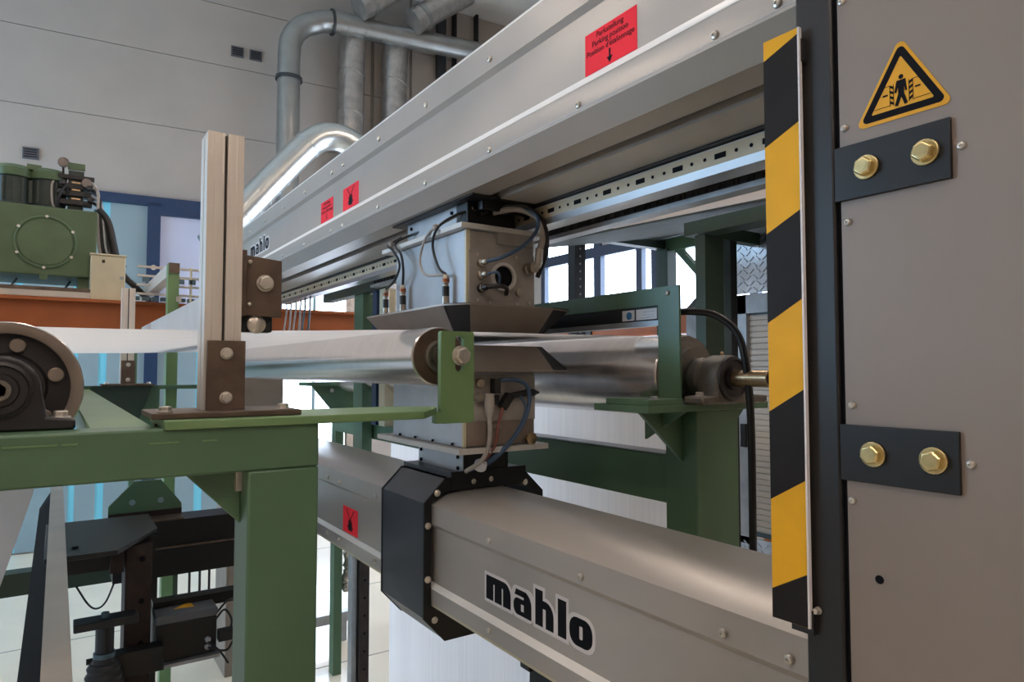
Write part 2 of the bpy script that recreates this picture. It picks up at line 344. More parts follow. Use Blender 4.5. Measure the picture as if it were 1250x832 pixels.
el = [(1.2, 7, 2.70), (1.598, 7, 3.22), (1.916, 7, 3.62), (2.13, 7, 3.87), (2.28, 7, 3.985), (2.45, 7, 4.02), (2.65, 7, 3.96), (2.9, 7, 3.78), (3.1, 7, 3.6)]
MB().tube(el, .145, 28, 8).build('pipe', 'duct_bright', d)
for i in range(8):
    t = i / 8; a = Vector(el[0]).lerp(Vector(el[2]), t); dd = (Vector(el[2]) - Vector(el[0])).normalized()
    MB().cyl(a, a + dd * .010, .1475, n=28).build('seam', 'duct_bright', d)
MB().bar((1.9, 7.05, 3.6), (1.9, 8.91, 3.6), .04, .04).build('wall_strut', 'duct_band', d)
a = Vector(el[3]); MB().cyl(a - dd * .02, a + dd * .03, .152, n=28).build('flange', 'duct_bright', d)
# ------------------------------------------------------------------ ceiling lamps (above the frame); rear ones added to brighten camera-facing sides
k = 0
for x, y, lab in ((-2.2, 0.2, 'long fluorescent ceiling lamp above the camera'), (-2.2, 4.5, 'long fluorescent ceiling lamp above the hydraulic unit'), (0.2, -2.0, 'fluorescent fill lamp added behind the camera'), (0.6, 2.2, 'long fluorescent ceiling lamp above the upper beam'), (3.4, 0.5, 'long fluorescent ceiling lamp above the end cabinet'), (-2.2, -3.0, 'fluorescent fill lamp added in the rear left corner'), (3.0, -3.0, 'fluorescent fill lamp added in the rear right corner'), (-.9, -3.4, 'fluorescent fill lamp added at the rear wall, left of centre'), (1.3, -3.4, 'fluorescent fill lamp added at the rear wall, right of centre'), (3.6, 4.2, 'long fluorescent ceiling lamp above the green portal frame')):
    l = thing('ceiling_lamp', (x, y, 5.2), lab, 'lamp', 'fluorescent ceiling lamps')
    MB().prism([(x - .12, 5.3), (x + .12, 5.3), (x + .16, 5.2), (x - .16, 5.2)], 'y', y - .8, y + .8).build('reflector', 'white_plate', l)
    for s in (-.06, .06): MB().cyl((x + s, y - .75, 5.18), (x + s, y + .75, 5.18), .02, n=10).build('tube', 'tube_light', l)
    for s in (-.6, .6): MB().cyl((x, y + s, 5.3), (x, y + s, 6.9), .006, n=6).build('hanger_rod', 'duct_band', l)

# ================================================================== SCANNER FRAME
SY = [.64, .765, 1.143, 1.518, 1.90, 2.28, 2.65, 2.79, 3.165, 3.53, 3.90, 4.27, 4.64]
YE = 4.78
def screws(par, zs, x, ys=SY):
    first = None
    for z in zs:
        for y in ys:
            if first is None: first = MB().screw((x, y, z), (-1, 0, 0), .0085, .007).build('screw', 'bolt_zinc', par); fy, fz = y, z
            else: copy_obj(first, par, (0, y - fy, z - fz))
ub = thing('upper_beam', (1.15, 2.6, 2.03), 'long grey upper measuring beam with red stickers and screwed cover', 'beam')
MB().prism([(.975, 2.398), (.975, 2.06), (1.0, 2.034), (1.08, 2.034), (1.08, 2.062), (1.12, 2.062), (1.12, 2.03), (1.25, 2.03), (1.25, 2.066), (1.345, 2.066), (1.345, 2.398)], 'y', .52, YE).build('beam_body', 'beam_grey', ub)
MB().prism([(.955, 2.404), (.955, 2.318), (.967, 2.304), (.967, 2.156), (.953, 2.135), (.953, 2.076), (.996, 2.032), (.999, 2.034), (.958, 2.079), (.958, 2.134), (.972, 2.154), (.972, 2.306), (.96, 2.32), (.96, 2.4), (1.3, 2.41), (1.3, 2.414)], 'y', .50, YE).build('cover', 'cover_grey', ub)
MB().prism([(.9667, 2.1565), (.9525, 2.1352), (.9525, 2.1335), (.960, 2.1335), (.9685, 2.1465)], 'y', .50, YE).build('cover_lip', 'lip_highlight', ub)
MB().prism([(.9545, 2.397), (.9545, 2.402), (.960, 2.4085), (.966, 2.4085), (.966, 2.402)], 'y', .50, YE).build('edge_highlight', 'lip_highlight', ub)  # strip added as a painted highlight along the top edge
MB().box(1.252, 1.343, .52, YE, 2.026, 2.0655).build('groove_fill', 'black', ub)  # black filler, the dark of the groove put in as colour
MB().box(.953, 1.346, YE, YE + .012, 2.04, 2.414).build('end_cap', 'black_satin', ub)
MB().box(1.085, 1.115, .52, YE, 2.05, 2.06).build('guide_slot', 'dark_rust', ub)
MB().box(.9525, .9535, .56, YE - .1, 2.0835, 2.0850).build('edge_strip', 'white_plate', ub)
screws(ub, (2.345, 2.094), .954)
# red stickers on the upper beam
def sticker(par, y0, y1, z0, z1, x=.9668):
    return MB().box(x - .0006, x, y0, y1, z0, z1).build('sticker', 'sticker_red', par)
def arrow(par, yc, z1, z0, w, x=.966):
    MB().prism([(yc - w * .28, z1), (yc - w * .28, z0 + w * 1.6), (yc - w, z0 + w * 1.6), (yc, z0), (yc + w, z0 + w * 1.6), (yc + w * .28, z0 + w * 1.6), (yc + w * .28, z1)], 'x', x - .0003, x).build('arrow', 'ink', par)
st = sticker(ub, .972, 1.135, 2.1575, 2.2505)
st['label'] = 'large red sticker with three lines of text and a down arrow'
for i, t in enumerate(('Parkstellung', 'Parking position', "Position d'étalonnage")): text(t, .0176, .9658, 1.054, 2.2325 - i * .0175, 'ink', 'lettering', st, off=.00015)
arrow(st, 1.054, 2.192, 2.1605, .009)
st = sticker(ub, 2.804, 2.965, 2.1575, 2.2505); st['label'] = 'small red sticker with text and arrow, farther one'
for i, t in enumerate(('Parkstellung', 'Parking position', "Position d'étalonnage")): text(t, .0176, .9658, 2.885, 2.2325 - i * .0175, 'ink', 'lettering', st, off=.00015)
arrow(st, 2.885, 2.193, 2.163, .0065)
def nohand(par, y0, y1, z0, z1):
    st = sticker(par, y0, y1, z0, z1); st['label'] = 'red sticker with crossed out hand pictogram'
    yc, h = (y0 + y1) / 2, z1 - z0
    b = MB()
    b.prism(rrect(yc - .02, yc + .02, z0 + .012, z0 + .042, .006), 'x', .9658, .9662)
    for i in range(4): b.prism(rrect(yc - .019 + i * .0105, yc - .0115 + i * .0105, z0 + .04, z0 + .058 - abs(i - 1.5) * .004, .003, 3), 'x', .9658, .9662)
    b.build('hand_symbol', 'ink', st)
    MB().prism([(yc + .042, z1 - .008), (yc + .036, z1 - .008), (yc - .034, z0 + .02), (yc - .028, z0 + .02)], 'x', .9655, .9658).build('cross_bar', 'ink', st)
    MB().prism([(yc - .042, z1 - .008), (yc - .036, z1 - .008), (yc + .034, z0 + .02), (yc + .028, z0 + .02)], 'x', .9655, .9658).build('cross_bar', 'ink', st)
nohand(ub, 2.508, 2.682, 2.1575, 2.25)
# lower beam
lb = thing('lower_beam', (1.15, 2.6, .8), 'long grey lower measuring beam with large black logo', 'beam')
MB().prism([(.975, .80), (.975, 1.093), (1.0, 1.108), (1.06, 1.118), (1.215, 1.12), (1.255, 1.095), (1.27, .80)], 'y', .52, YE).build('beam_body', 'beam_grey', lb)
MB().prism([(.955, .797), (.953, .841), (.967, .855), (.967, 1.02), (.955, 1.034), (.955, 1.092), (1.0, 1.1135), (1.06, 1.123), (1.215, 1.124), (1.258, 1.097), (1.256, 1.094), (1.214, 1.1205), (1.06, 1.1195), (1.001, 1.110), (.96, 1.089), (.96, 1.036), (.972, 1.022), (.972, .85), (.958, .839), (.960, .797)], 'y', .50, YE).build('cover', 'cover_grey', lb)
MB().prism([(.9525, .8415), (.9665, .8555), (.9685, .8535), (.9545, .8395)], 'y', .50, YE).build('cover_lip', 'lip_highlight', lb)
MB().box(.95, 1.275, YE, YE + .012, .80, 1.125).build('end_cap', 'black_satin', lb)
MB().box(.957, 1.265, .52, YE, .788, .797).build('bottom_edge', 'cream', lb)
screws(lb, (1.052, .822), .954)
nohand(lb, 2.482, 2.642, .86, .961)
# big logo: black letters on a white outline
def logo(par, y_of, z0, xh, glyphs, x):
    lg = MB(); bk = MB(); e = .0085
    def Yp(p): return [(y_of - a, z0 + c) for a, c in p]
    for k, (g, x0, wd) in enumerate(glyphs):
        A = 1.36 * xh
        if g in 'mh':
            r = min(.45 * wd, .5 * xh)
            top = [(x0, 0), (x0, A if g == 'h' else xh)] + ([(x0 + .42 * wd, A), (x0 + .42 * wd, xh)] if g == 'h' else []) + arc(x0 + wd - r, xh - r, r, 90, 0) + [(x0 + wd, 0)]
            n = [.58, .42] if g == 'h' else [.70, .645, .355, .30]
            for i in range(0, len(n), 2): top += [(x0 + n[i] * wd, 0), (x0 + n[i] * wd, .7 * xh), (x0 + n[i + 1] * wd, .7 * xh), (x0 + n[i + 1] * wd, 0)]
            lg.prism(Yp(top), 'x', x - .0007, x - .0004)
            bk.prism(Yp([(x0 - e, -e)] + ([(x0 - e, A + e), (x0 + .42 * wd + e, A + e), (x0 + .42 * wd + e, xh + e)] if g == 'h' else [(x0 - e, xh + e)]) + arc(x0 + wd - r, xh - r, r + e, 90, 0) + [(x0 + wd + e, -e)]), 'x', x - .0004 - k * 2e-5, x)
        if g == 'l':
            lg.prism(Yp([(x0, 0), (x0, A), (x0 + wd, A), (x0 + wd, 0)]), 'x', x - .0007, x - .0004)
            bk.prism(Yp([(x0 - e, -e), (x0 - e, A + e), (x0 + wd + e, A + e), (x0 + wd + e, -e)]), 'x', x - .0004 - k * 2e-5, x)
        if g == 'o':
            o_ = rrect(x0, x0 + wd, 0, xh, .026); i_ = rrect(x0 + .44 * wd, x0 + .58 * wd, .27 * xh, .73 * xh, .003)
            n = len(o_); P = [(x - .0007, a, c) for a, c in Yp(o_)] + [(x - .0007, a, c) for a, c in Yp(i_)]
            lg.add(P, [(i, (i + 1) % n, n + (i + 1) % n, n + i) for i in range(n)])
            bk.prism(Yp(rrect(x0 - e, x0 + wd + e, -e, xh + e, .03)), 'x', x - .0004 - k * 2e-5, x)
        if g == 'a':
            r = .4 * wd
            for p in ([(x0 + .58 * wd, 0), (x0 + .58 * wd, .9 * xh)] + arc(x0 + wd - r, xh - r, r, 80, 0) + [(x0 + wd, 0)],
                      [(x0 + .06 * wd, .76 * xh), (x0 + .14 * wd, xh), (x0 + .7 * wd, xh), (x0 + .7 * wd, .76 * xh)],
                      arc(x0 + .018, .018, .018, 270, 180) + arc(x0 + .018, .66 * xh - .018, .018, 180, 90) + [(x0 + .42 * wd, .66 * xh), (x0 + .42 * wd, 0)],
                      [(x0 + .4 * wd, .46 * xh), (x0 + .4 * wd, .66 * xh), (x0 + .6 * wd, .66 * xh), (x0 + .6 * wd, .46 * xh)],
                      [(x0 + .4 * wd, 0), (x0 + .4 * wd, .18 * xh), (x0 + .6 * wd, .18 * xh), (x0 + .6 * wd, 0)]):
                lg.prism(Yp(p), 'x', x - .0007, x - .0004)
            bk.prism(Yp(rrect(x0 - e, x0 + wd + e, -e, xh + e, .02)), 'x', x - .0004 - k * 2e-5, x)
    B = bk.build('logo_backing', 'sticker_white', par, smooth=False)
    lg.build('logo_letters', 'ink', B, smooth=False)
    return B
GL = [('m', 0, .117), ('a', .130, .077), ('h', .223, .072), ('l', .311, .031), ('o', .353, .079)]
B = logo(lb, 1.552, .893, .062, GL, .9668); B['label'] = 'bold black rounded lettering with white outline'
B = logo(ub, 4.30, 2.19, .062, GL, .9668); B['label'] = 'bold black rounded lettering, partly hidden by the bracket'
# perforated rail hanging behind the upper beam
rl = thing('slotted_rail', (1.30, 2.6, 1.96), 'cream slotted rail running under the back of the upper beam', 'rail')
MB().prism([(1.27, 2.022), (1.27, 1.982), (1.273, 1.982), (1.273, 2.019), (1.335, 2.019), (1.335, 2.022)], 'y', .52, YE).build('web_plate', 'rail_cream', rl)
MB().prism([(1.27, 1.982), (1.276, 1.963), (1.34, 1.963), (1.34, 1.968), (1.28, 1.968), (1.275, 1.982)], 'y', .52, YE).build('lower_flange', 'anodised', rl)
MB().box(1.268, 1.275, .52, YE, 2.020, 2.0235).build('edge', 'white_plate', rl)
hole = slot = None
y = .62
while y < YE - .1:
    if slot is None: slot = MB().box(1.2688, 1.2702, y - .016, y + .016, 1.995, 2.008).build('slot', 'ink', rl); sy = y
    else: copy_obj(slot, rl, (0, y - sy, 0))
    for dy in (.045, .085):
        if hole is None: hole = MB().cyl((1.2688, y + dy, 2.002), (1.2702, y + dy, 2.002), .0045, n=10).build('hole', 'ink', rl); hy = y + dy
        else: copy_obj(hole, rl, (0, y + dy - hy, 0))
    y += .13
MB().box(1.30, 1.34, .6, .63, 2.02, 2.07).build('hanger', 'anodised', rl); MB().box(1.30, 1.34, 4.5, 4.53, 2.02, 2.07).build('hanger', 'anodised', rl)
# drag chain in its tray
ch = thing('drag_chain', (1.46, 2.6, 1.955), 'black cable drag chain lying in a grey tray behind the rail', 'drag chain')
MB().prism([(1.40, 1.964), (1.40, 1.950), (1.445, 1.950), (1.445, 2.03), (1.442, 2.03), (1.442, 1.954), (1.403, 1.954), (1.403, 1.964)], 'y', .5, 3.45).build('tray', 'galv', ch)
lk = None
for i in range(66):
    y = .54 + i * .044
    if lk is None:
        bb = MB().box(1.412, 1.416, y, y + .04, 1.956, 2.0).box(1.434, 1.438, y, y + .04, 1.956, 2.0).box(1.412, 1.438, y + .012, y + .026, 1.994, 2.0).box(1.412, 1.438, y + .012, y + .026, 1.956, 1.961)
        bb.cyl((1.408, y + .02, 1.978), (1.412, y + .02, 1.978), .009, n=8); lk = bb.build('chain_link', 'black_satin', ch); ly = y
    else: copy_obj(lk, ch, (0, y - ly, 0))
for y in (1.0, 2.0, 3.0): MB().box(1.345, 1.445, y, y + .02, 2.03, 2.066).build('tray_bracket', 'galv', ch)

# ================================================================== END CABINET on the right
cb = thing('end_cabinet', (1.1, 0, FZ), 'tall grey end cabinet with black post, warning sign and gold bolts', 'cabinet')
MB().box(.806, 1.5, -.62, .455, FZ, 2.75).build('cabinet_body', 'black_satin', cb)
MB().box(.802, .806, -.60, .4555, FZ + .05, 2.72).build('panel', 'panel_grey', cb)
MB().prism([(.797, .461), (.797, .510), (.815, .512), (.90, .512), (.90, .461)], 'z', FZ, 2.75).build('post', 'black_satin', cb, .003)
MB().box(.803, .812, .4555, .462, FZ, 2.75).build('gap_shadow', 'ink', cb)  # black strip standing in for the shadow gap beside the post
for z0 in (1.7085, 1.367):
    pl = MB().box(.797, .802, .329, .461, z0, z0 + .0675).build('mounting_plate', 'black', cb, .001)
    for y in (.4205, .3545):
        bo = MB().bolt((.797, y, z0 + .0345), (-1, 0, 0), .0115, .012, 1.3).build('bolt', 'bolt_gold', pl, .0008)
        MB().cyl((.786, y, z0 + .0345), (.7846, y, z0 + .0345), .006, n=16).build('bolt_mark', 'bolt_gold', pl)
fs = None
for y, z in ((.449, 1.80), (.320, 1.742), (.447, 1.682), (.447, 1.458), (.320, 1.401), (.449, 1.343), (.449, 1.96), (.12, 1.80), (.12, 1.46), (.32, 2.1)):
    if fs is None: fs = MB().screw((.802, y, z), (-1, 0, 0), .0045, .004).build('screw', 'bolt_zinc', cb); s0 = (y, z)
    else: copy_obj(fs, cb, (0, y - s0[0], z - s0[1]))
MB().cyl((.8012, .419, 1.256), (.803, .419, 1.256), .005, n=14).build('screw_hole', 'ink', cb)
# warning triangle
def rtri(yc, zb, side, r, n=6):
    h = side * .866; V_ = [(yc + side / 2, zb), (yc, zb + h), (yc - side / 2, zb)]; out = []
    cen = (yc, zb + h / 3)
    for i, (a, c) in enumerate(V_):
        dx, dz = cen[0] - a, cen[1] - c; L = math.hypot(dx, dz); ox, oz = a + dx / L * 2 * r, c + dz / L * 2 * r
        base = math.degrees(math.atan2(-dz, -dx)); out += arc(ox, oz, r, base - 60, base + 60, n)
    return out
sg = MB().prism(rtri(.3805, 1.792, .110, .006), 'x', .8012, .8018).build('warning_sign', 'sign_yellow', cb, smooth=False)
sg['label'] = 'yellow triangular crushing hazard sign with walking figure'
o_, i_ = rtri(.3805, 1.7965, .097, .005), rtri(.3805, 1.8045, .070, .0012)
n = len(o_); bb = MB().add([(.8010, a, c) for a, c in o_] + [(.8010, a, c) for a, c in i_], [(i, (i + 1) % n, n + (i + 1) % n, n + i) for i in range(n)]); bb.build('triangle_border', 'ink', sg, smooth=False)
pic = MB(); yc, zb = .3805, 1.8065
def pp(p): pic.prism([(yc - a, zb + c) for a, c in p], 'x', .8008, .8010)
pp(arc(0, .0335, .0028, 0, 330, 10)); pp([(-.005, .030), (.005, .030), (.0065, .016), (.0045, .0155), (.0035, .022), (.003, .014), (.007, .001), (.0035, 0), (0, .010), (-.004, 0), (-.0075, .001), (-.0035, .014), (-.0035, .022), (-.0055, .0155), (-.0078, .017)])
for s in (-1, 1):
    for k in range(4): pp([(s * .0085, .003 + k * .0062), (s * .0125, .0055 + k * .0062), (s * .0125, .0085 + k * .0062), (s * .0085, .006 + k * .0062)])
    pp([(s * .0083, .002), (s * .009, .002), (s * .009, .027), (s * .0083, .027)]); pp([(s * .0125, .002), (s * .0131, .002), (s * .0131, .027), (s * .0125, .027)])
    pp([(s * .013, .0265), (s * .0195, .0265), (s * .0195, .0271), (s * .013, .0271)]); pp([(s * .013, .003), (s * .031, .003), (s * .031, .0036), (s * .013, .0036)])
    pp([(s * .0152, .0155), (s * .021, .0155), (s * .021, .0175), (s * .0152, .0175)])
pic.build('pictogram', 'ink', sg, smooth=False)
# hazard strip on its fin
def sp(y): return .786 - (y - .50) * .137 / .98   # strip leans slightly toward the aisle
def strip(poly, t0, t1, m, name, par):
    bb = MB(); k = len(poly)
    bb.add([(sp(a) - t0, a, c) for a, c in poly] + [(sp(a) - t1, a, c) for a, c in poly], [tuple(range(k)), tuple(range(2 * k - 1, k - 1, -1))] + [(i, (i + 1) % k, k + (i + 1) % k, k + i) for i in range(k)])
    return bb.build(name, m, par, smooth=False)
hz = strip([(.4995, 1.178), (.5465, 1.180), (.5465, 1.942), (.5005, 1.945)], -.003, 0, 'yellow', 'hazard_strip', cb)
hz['label'] = 'yellow and black striped warning strip'
for zl, zr, zl2, zr2 in ((1.915, 1.937, 1.798, 1.822), (1.681, 1.707, 1.563, 1.592), (1.446, 1.476, 1.332, 1.361), (1.217, 1.244, 1.1802, 1.1784)):
    strip([(.5465, zl2), (.5465, zl), (.5005, zr), (.5005, zr2)], 0, .0005, 'strip_black', 'stripe', hz)
MB().box(.7845, .7905, .4975, .5, 1.178, 1.945).build('strip_edge', 'sticker_white', hz)
for z in (1.20,): MB().bolt((.797, .4935, z), (-1, 0, 0), .004, .008, 1.2).build('strip_bolt', 'bolt_zinc', hz)
MB().box(.788, .80, .495, .525, 1.17, 1.20).build('strip_bracket', 'black_satin', hz); MB().box(.788, .80, .495, .525, 1.90, 1.93).build('strip_bracket', 'black_satin', hz)

# ================================================================== SENSOR HEADS
def octo(x0, x1, y0, y1, c, cr): return [(x0 + c, y0), (x1 - cr, y0), (x1, y0 + c * .6), (x1, y1 - c), (x1 - c, y1), (x0 + c, y1), (x0, y1 - c), (x0, y0 + c * 1.6)]
def pan(par, zr, zb):
    rim = octo(.95, 1.39, 1.695, 2.42, .048, .085); bas = octo(1.012, 1.325, 1.768, 2.35, .03, .03)
    dz = .006 if zr > zb else -.006
    MB().prism(rim, 'z', zr - dz, zr).build('pan_rim', 'tray_grey', par)
    MB().prism(bas, 'z', zb, zb + dz * .5).build('pan_face', 'tray_grey', par)
    n = 8; bk = MB(); gr = MB()
    for i in range(n):
        j = (i + 1) % n; q = [(*rim[i], zr - dz), (*rim[j], zr - dz), (*bas[j], zb), (*bas[i], zb)]
        (bk if i in (1, 3, 5, 7) else gr).add(q, [(0, 1, 2, 3)])
    gr.build('pan_side', 'tray_grey', par, smooth=False)
    for i in (1, 3, 5, 7):
        j = (i + 1) % n
        def o(p, k): return (1.17 + (p[0] - 1.17) * k, 2.06 + (p[1] - 2.06) * k)
        q = [(*o(rim[i], 1.004), zr), (*o(rim[j], 1.004), zr), (*o(bas[j], 1.004), zb), (*o(bas[i], 1.004), zb), (*o(rim[i], .97), zr), (*o(rim[j], .97), zr), (*o(bas[j], .97), zb), (*o(bas[i], .97), zb)]
        MB().add(q, [(0, 1, 2, 3), (4, 5, 6, 7), (0, 1, 5, 4), (1, 2, 6, 5), (2, 3, 7, 6), (3, 0, 4, 7)]).build('corner_guard', 'rubber', par, smooth=False)
us = thing('upper_sensor_head', (1.15, 2.0, 1.615), 'grey sensor box hanging from the upper beam, round window on its end', 'sensor head')
MB().box(1.02, 1.28, 1.765, 2.265, 1.70, 1.93).build('housing', 'sensor_side', us, .002)
MB().box(1.034, 1.27, 1.758, 1.765, 1.702, 1.928).build('end_plate', 'sensor_front', us, .001)
MB().box(1.028, 1.272, 1.752, 1.758, 1.704, 1.868).build('connector_panel', 'sensor_front', us, .001)
MB().box(1.02, 1.034, 1.757, 1.766, 1.70, 1.93).build('edge_profile', 'cream', us)
MB().box(.995, 1.315, 1.742, 2.34, 1.932, 1.948).build('top_plate', 'white_plate', us, .0015)
MB().box(1.13, 1.26, 1.745, 1.76, 1.895, 1.932).build('clip_bar', 'sensor_front', us)
MB().box(1.05, 1.20, 1.87, 2.235, 1.948, 2.034).build('hanger_block', 'sensor_side', us, .002)
MB().box(1.05, 1.23, 1.80, 1.87, 1.948, 2.03).build('carriage', 'black', us, .003)
MB().box(1.02, 1.30, 1.72, 2.30, 2.028, 2.034).build('carriage_plate', 'black', us)
MB().prism([(1.08, 2.0), (1.18, 2.0), (1.24, 2.008), (1.33, 1.998), (1.33, 2.012), (1.2, 2.03), (1.08, 2.03)], 'y', 1.76, 1.80).build('carriage_arm', 'black', us, .003)
for y in (1.90, 2.2):
    for z in (1.965, 2.01): MB().cyl((1.05, y, z), (1.045, y, z), .006, n=10).build('cap_screw', 'ink', us)
MB().lathe((1.150, 1.752, 1.792), (0, -1, 0), [(.046, 0), (.046, .008), (.036, .010), (.034, .004), (.034, -.003)], 28).build('window_ring', 'white_plate', us)
MB().cyl((1.150, 1.750, 1.792), (1.150, 1.7515, 1.792), .0345, n=24).build('round_window', 'ink', us)
for x, z, r in ((1.055, 1.715, .005), (1.25, 1.715, .005), (1.055, 1.855, .005), (1.20, 1.858, .005), (1.10, 1.71, .004), (1.2, 1.71, .004)): MB().cyl((x, 1.752, z), (x, 1.748, z), r, n=10).build('plate_screw', 'bolt_zinc', us)
MB().cyl((1.21, 1.752, 1.748), (1.21, 1.744, 1.748), .013, n=16).build('plug', 'connector_metal', us)
for z, m in ((1.83, 'connector_metal'), (1.792, 'connector_metal'), (1.752, 'bearing_black')):
    cn = MB().lathe((1.068, 1.752, z), (0, -1, 0), [(.014, 0), (.014, .012), (.010, .014), (.010, .034), (.006, .04), (0, .04)], 16).build('connector', m, us)
    MB().bolt((1.068, 1.742, z), (0, -1, 0), .0125, .008, 0).build('coupling_nut', 'bolt_zinc', cn)
MB().lathe((1.245, 1.752, 1.825), (0, -1, 0), [(.020, 0), (.020, .015), (.017, .018), (.017, .04), (0, .042)], 18).build('elbow_fitting', 'connector_metal', us)
MB().tube([(1.245, 1.72, 1.825), (1.258, 1.712, 1.84), (1.262, 1.71, 1.885)], .013, 12).build('elbow_neck', 'bolt_zinc', us)
MB().tube([(1.262, 1.71, 1.88), (1.268, 1.70, 1.93), (1.25, 1.70, 1.98), (1.20, 1.74, 2.012), (1.13, 1.78, 2.0)], .0105, 10).build('conduit', 'cable_grey', us)
MB().tube([(1.275, 1.74, 1.80), (1.285, 1.705, 1.88), (1.265, 1.69, 1.96), (1.21, 1.72, 2.02), (1.14, 1.78, 2.015), (1.09, 1.79, 1.99)], .008, 10).build('cable', 'cable_black', us)
MB().tube([(1.068, 1.712, 1.83), (1.10, 1.68, 1.84), (1.17, 1.67, 1.88), (1.228, 1.68, 1.935), (1.235, 1.69, 1.985), (1.20, 1.74, 2.018), (1.15, 1.78, 2.01)], .006, 8).build('cable', 'cable_blue', us)
MB().tube([(1.068, 1.712, 1.792), (1.09, 1.69, 1.795), (1.105, 1.70, 1.775), (1.12, 1.735, 1.755)], .004, 8).build('cable', 'cable_blue', us)
MB().tube([(1.068, 1.712, 1.752), (1.10, 1.69, 1.755), (1.13, 1.70, 1.75), (1.155, 1.74, 1.738)], .007, 8).build('cable', 'cable_black', us)
# gland connectors on the long side and their loops
for y, z1 in ((1.845, 1.80), (2.16, 1.78), (2.31, 1.78)):
    x = .998 if y < 2.27 else 1.0
    g = MB().lathe((x, y, 1.70), (0, 0, 1), [(.012, 0), (.012, .03), (.009, .034), (.009, .07), (.011, .072), (.011, .09), (.005, .10), (0, .10)], 14).build('cable_gland', 'connector_metal', us)
    MB().cyl((x, y, 1.728), (x, y, 1.762), .0115, n=14).build('gland_sleeve', 'cable_black', g)
    MB().cyl((x, y, 1.775), (x, y, 1.786), .0118, n=14).build('gland_ring', 'copper', g)
MB().tube([(.998, 1.845, 1.80), (.985, 1.87, 1.825), (.985, 1.91, 1.90), (.99, 1.88, 1.955), (1.03, 1.83, 1.99), (1.08, 1.80, 2.005)], .0045, 8).build('cable', 'cable_black', us)
MB().tube([(.998, 1.845, 1.80), (.98, 1.95, 1.81), (.985, 2.0, 1.87), (.99, 1.95, 1.945), (1.03, 1.86, 1.985), (1.07, 1.8, 2.01)], .0045, 8).build('cable', 'cable_grey', us)
MB().tube([(.998, 2.16, 1.80), (.985, 2.13, 1.85), (.985, 2.15, 1.905), (.99, 2.21, 1.952), (1.04, 2.18, 1.985), (1.09, 2.0, 2.0)], .0045, 8).build('cable', 'cable_black', us)
MB().tube([(1.0, 2.31, 1.80), (.985, 2.20, 1.82), (.98, 2.15, 1.87), (.985, 2.22, 1.93), (.99, 2.27, 1.955), (1.03, 2.24, 1.985)], .0045, 8).build('cable', 'cable_black', us)
for y in (1.90, 2.245): MB().lathe((.99, y, 1.948), (0, 0, 1), [(.008, 0), (.011, .006), (.011, .012), (.006, .018), (0, .018)], 10).build('cable_tie', 'cable_grey', us)
pan(us, 1.70, 1.615)
ls = thing('lower_sensor_head', (1.15, 2.0, .67), 'lower sensor box on a dark collar clamped around the lower beam', 'sensor head')
pan(ls, 1.495, 1.578)
MB().box(1.012, 1.28, 1.765, 2.265, 1.268, 1.495).build('housing', 'sensor_side', ls, .002)
MB().box(1.024, 1.272, 1.757, 1.765, 1.27, 1.345).build('end_plate', 'tray_grey', ls, .001)
MB().box(1.018, 1.276, 1.755, 1.765, 1.345, 1.488).build('connector_panel', 'sensor_front', ls, .001)
MB().box(1.012, 1.022, 1.756, 1.766, 1.268, 1.345).build('edge_profile', 'cream', ls)
MB().box(.985, 1.315, 1.735, 2.345, 1.250, 1.267).build('base_plate', 'white_plate', ls, .0015)
for y in (1.82, 1.95, 2.08, 2.2): MB().cyl((1.012, y, 1.275), (1.006, y, 1.275), .004, n=8).build('side_screw', 'ink', ls)
MB().box(1.065, 1.235, 1.852, 2.165, 1.17, 1.25).build('neck', 'sensor_side', ls, .002)
MB().box(1.067, 1.233, 1.848, 1.853, 1.17, 1.25).build('neck_plate', 'black', ls)
for y in (1.88, 2.14):
    for z in (1.19, 1.225): MB().cyl((1.065, y, z), (1.06, y, z), .006, n=10).build('cap_screw', 'ink', ls)
# collar ring around the beam: eight sided shell open at the beam
out = [(.930, .755), (1.0, .678), (1.30, .678), (1.372, .755), (1.372, 1.095), (1.30, 1.166), (1.0, 1.166), (.930, 1.098)]
inn = [(.948, .765), (1.01, .70), (1.29, .70), (1.352, .765), (1.352, 1.088), (1.293, 1.142), (1.0, 1.142), (.948, 1.105)]
inp = [(.985 + .0, .80), (1.02, .755), (1.28, .755), (1.337, .80), (1.337, 1.085), (1.290, 1.124), (1.005, 1.124), (.952, 1.092)]
def ring(o, i, y0, y1):
    n = len(o); bb = MB(); vs_ = [(a, y0, c) for a, c in o] + [(a, y0, c) for a, c in i] + [(a, y1, c) for a, c in o] + [(a, y1, c) for a, c in i]; f = []
    for k in range(n):
        j = (k + 1) % n; f += [(k, j, n + j, n + k), (2 * n + k, 2 * n + j, 3 * n + j, 3 * n + k), (k, j, 2 * n + j, 2 * n + k), (n + k, n + j, 3 * n + j, 3 * n + k)]
    return bb.add(vs_, f)
ring(out, [(a + (.004 if a < 1.1 else -.004), c) for a, c in out], 1.852, 2.163).build('collar', 'collar_grey', ls)
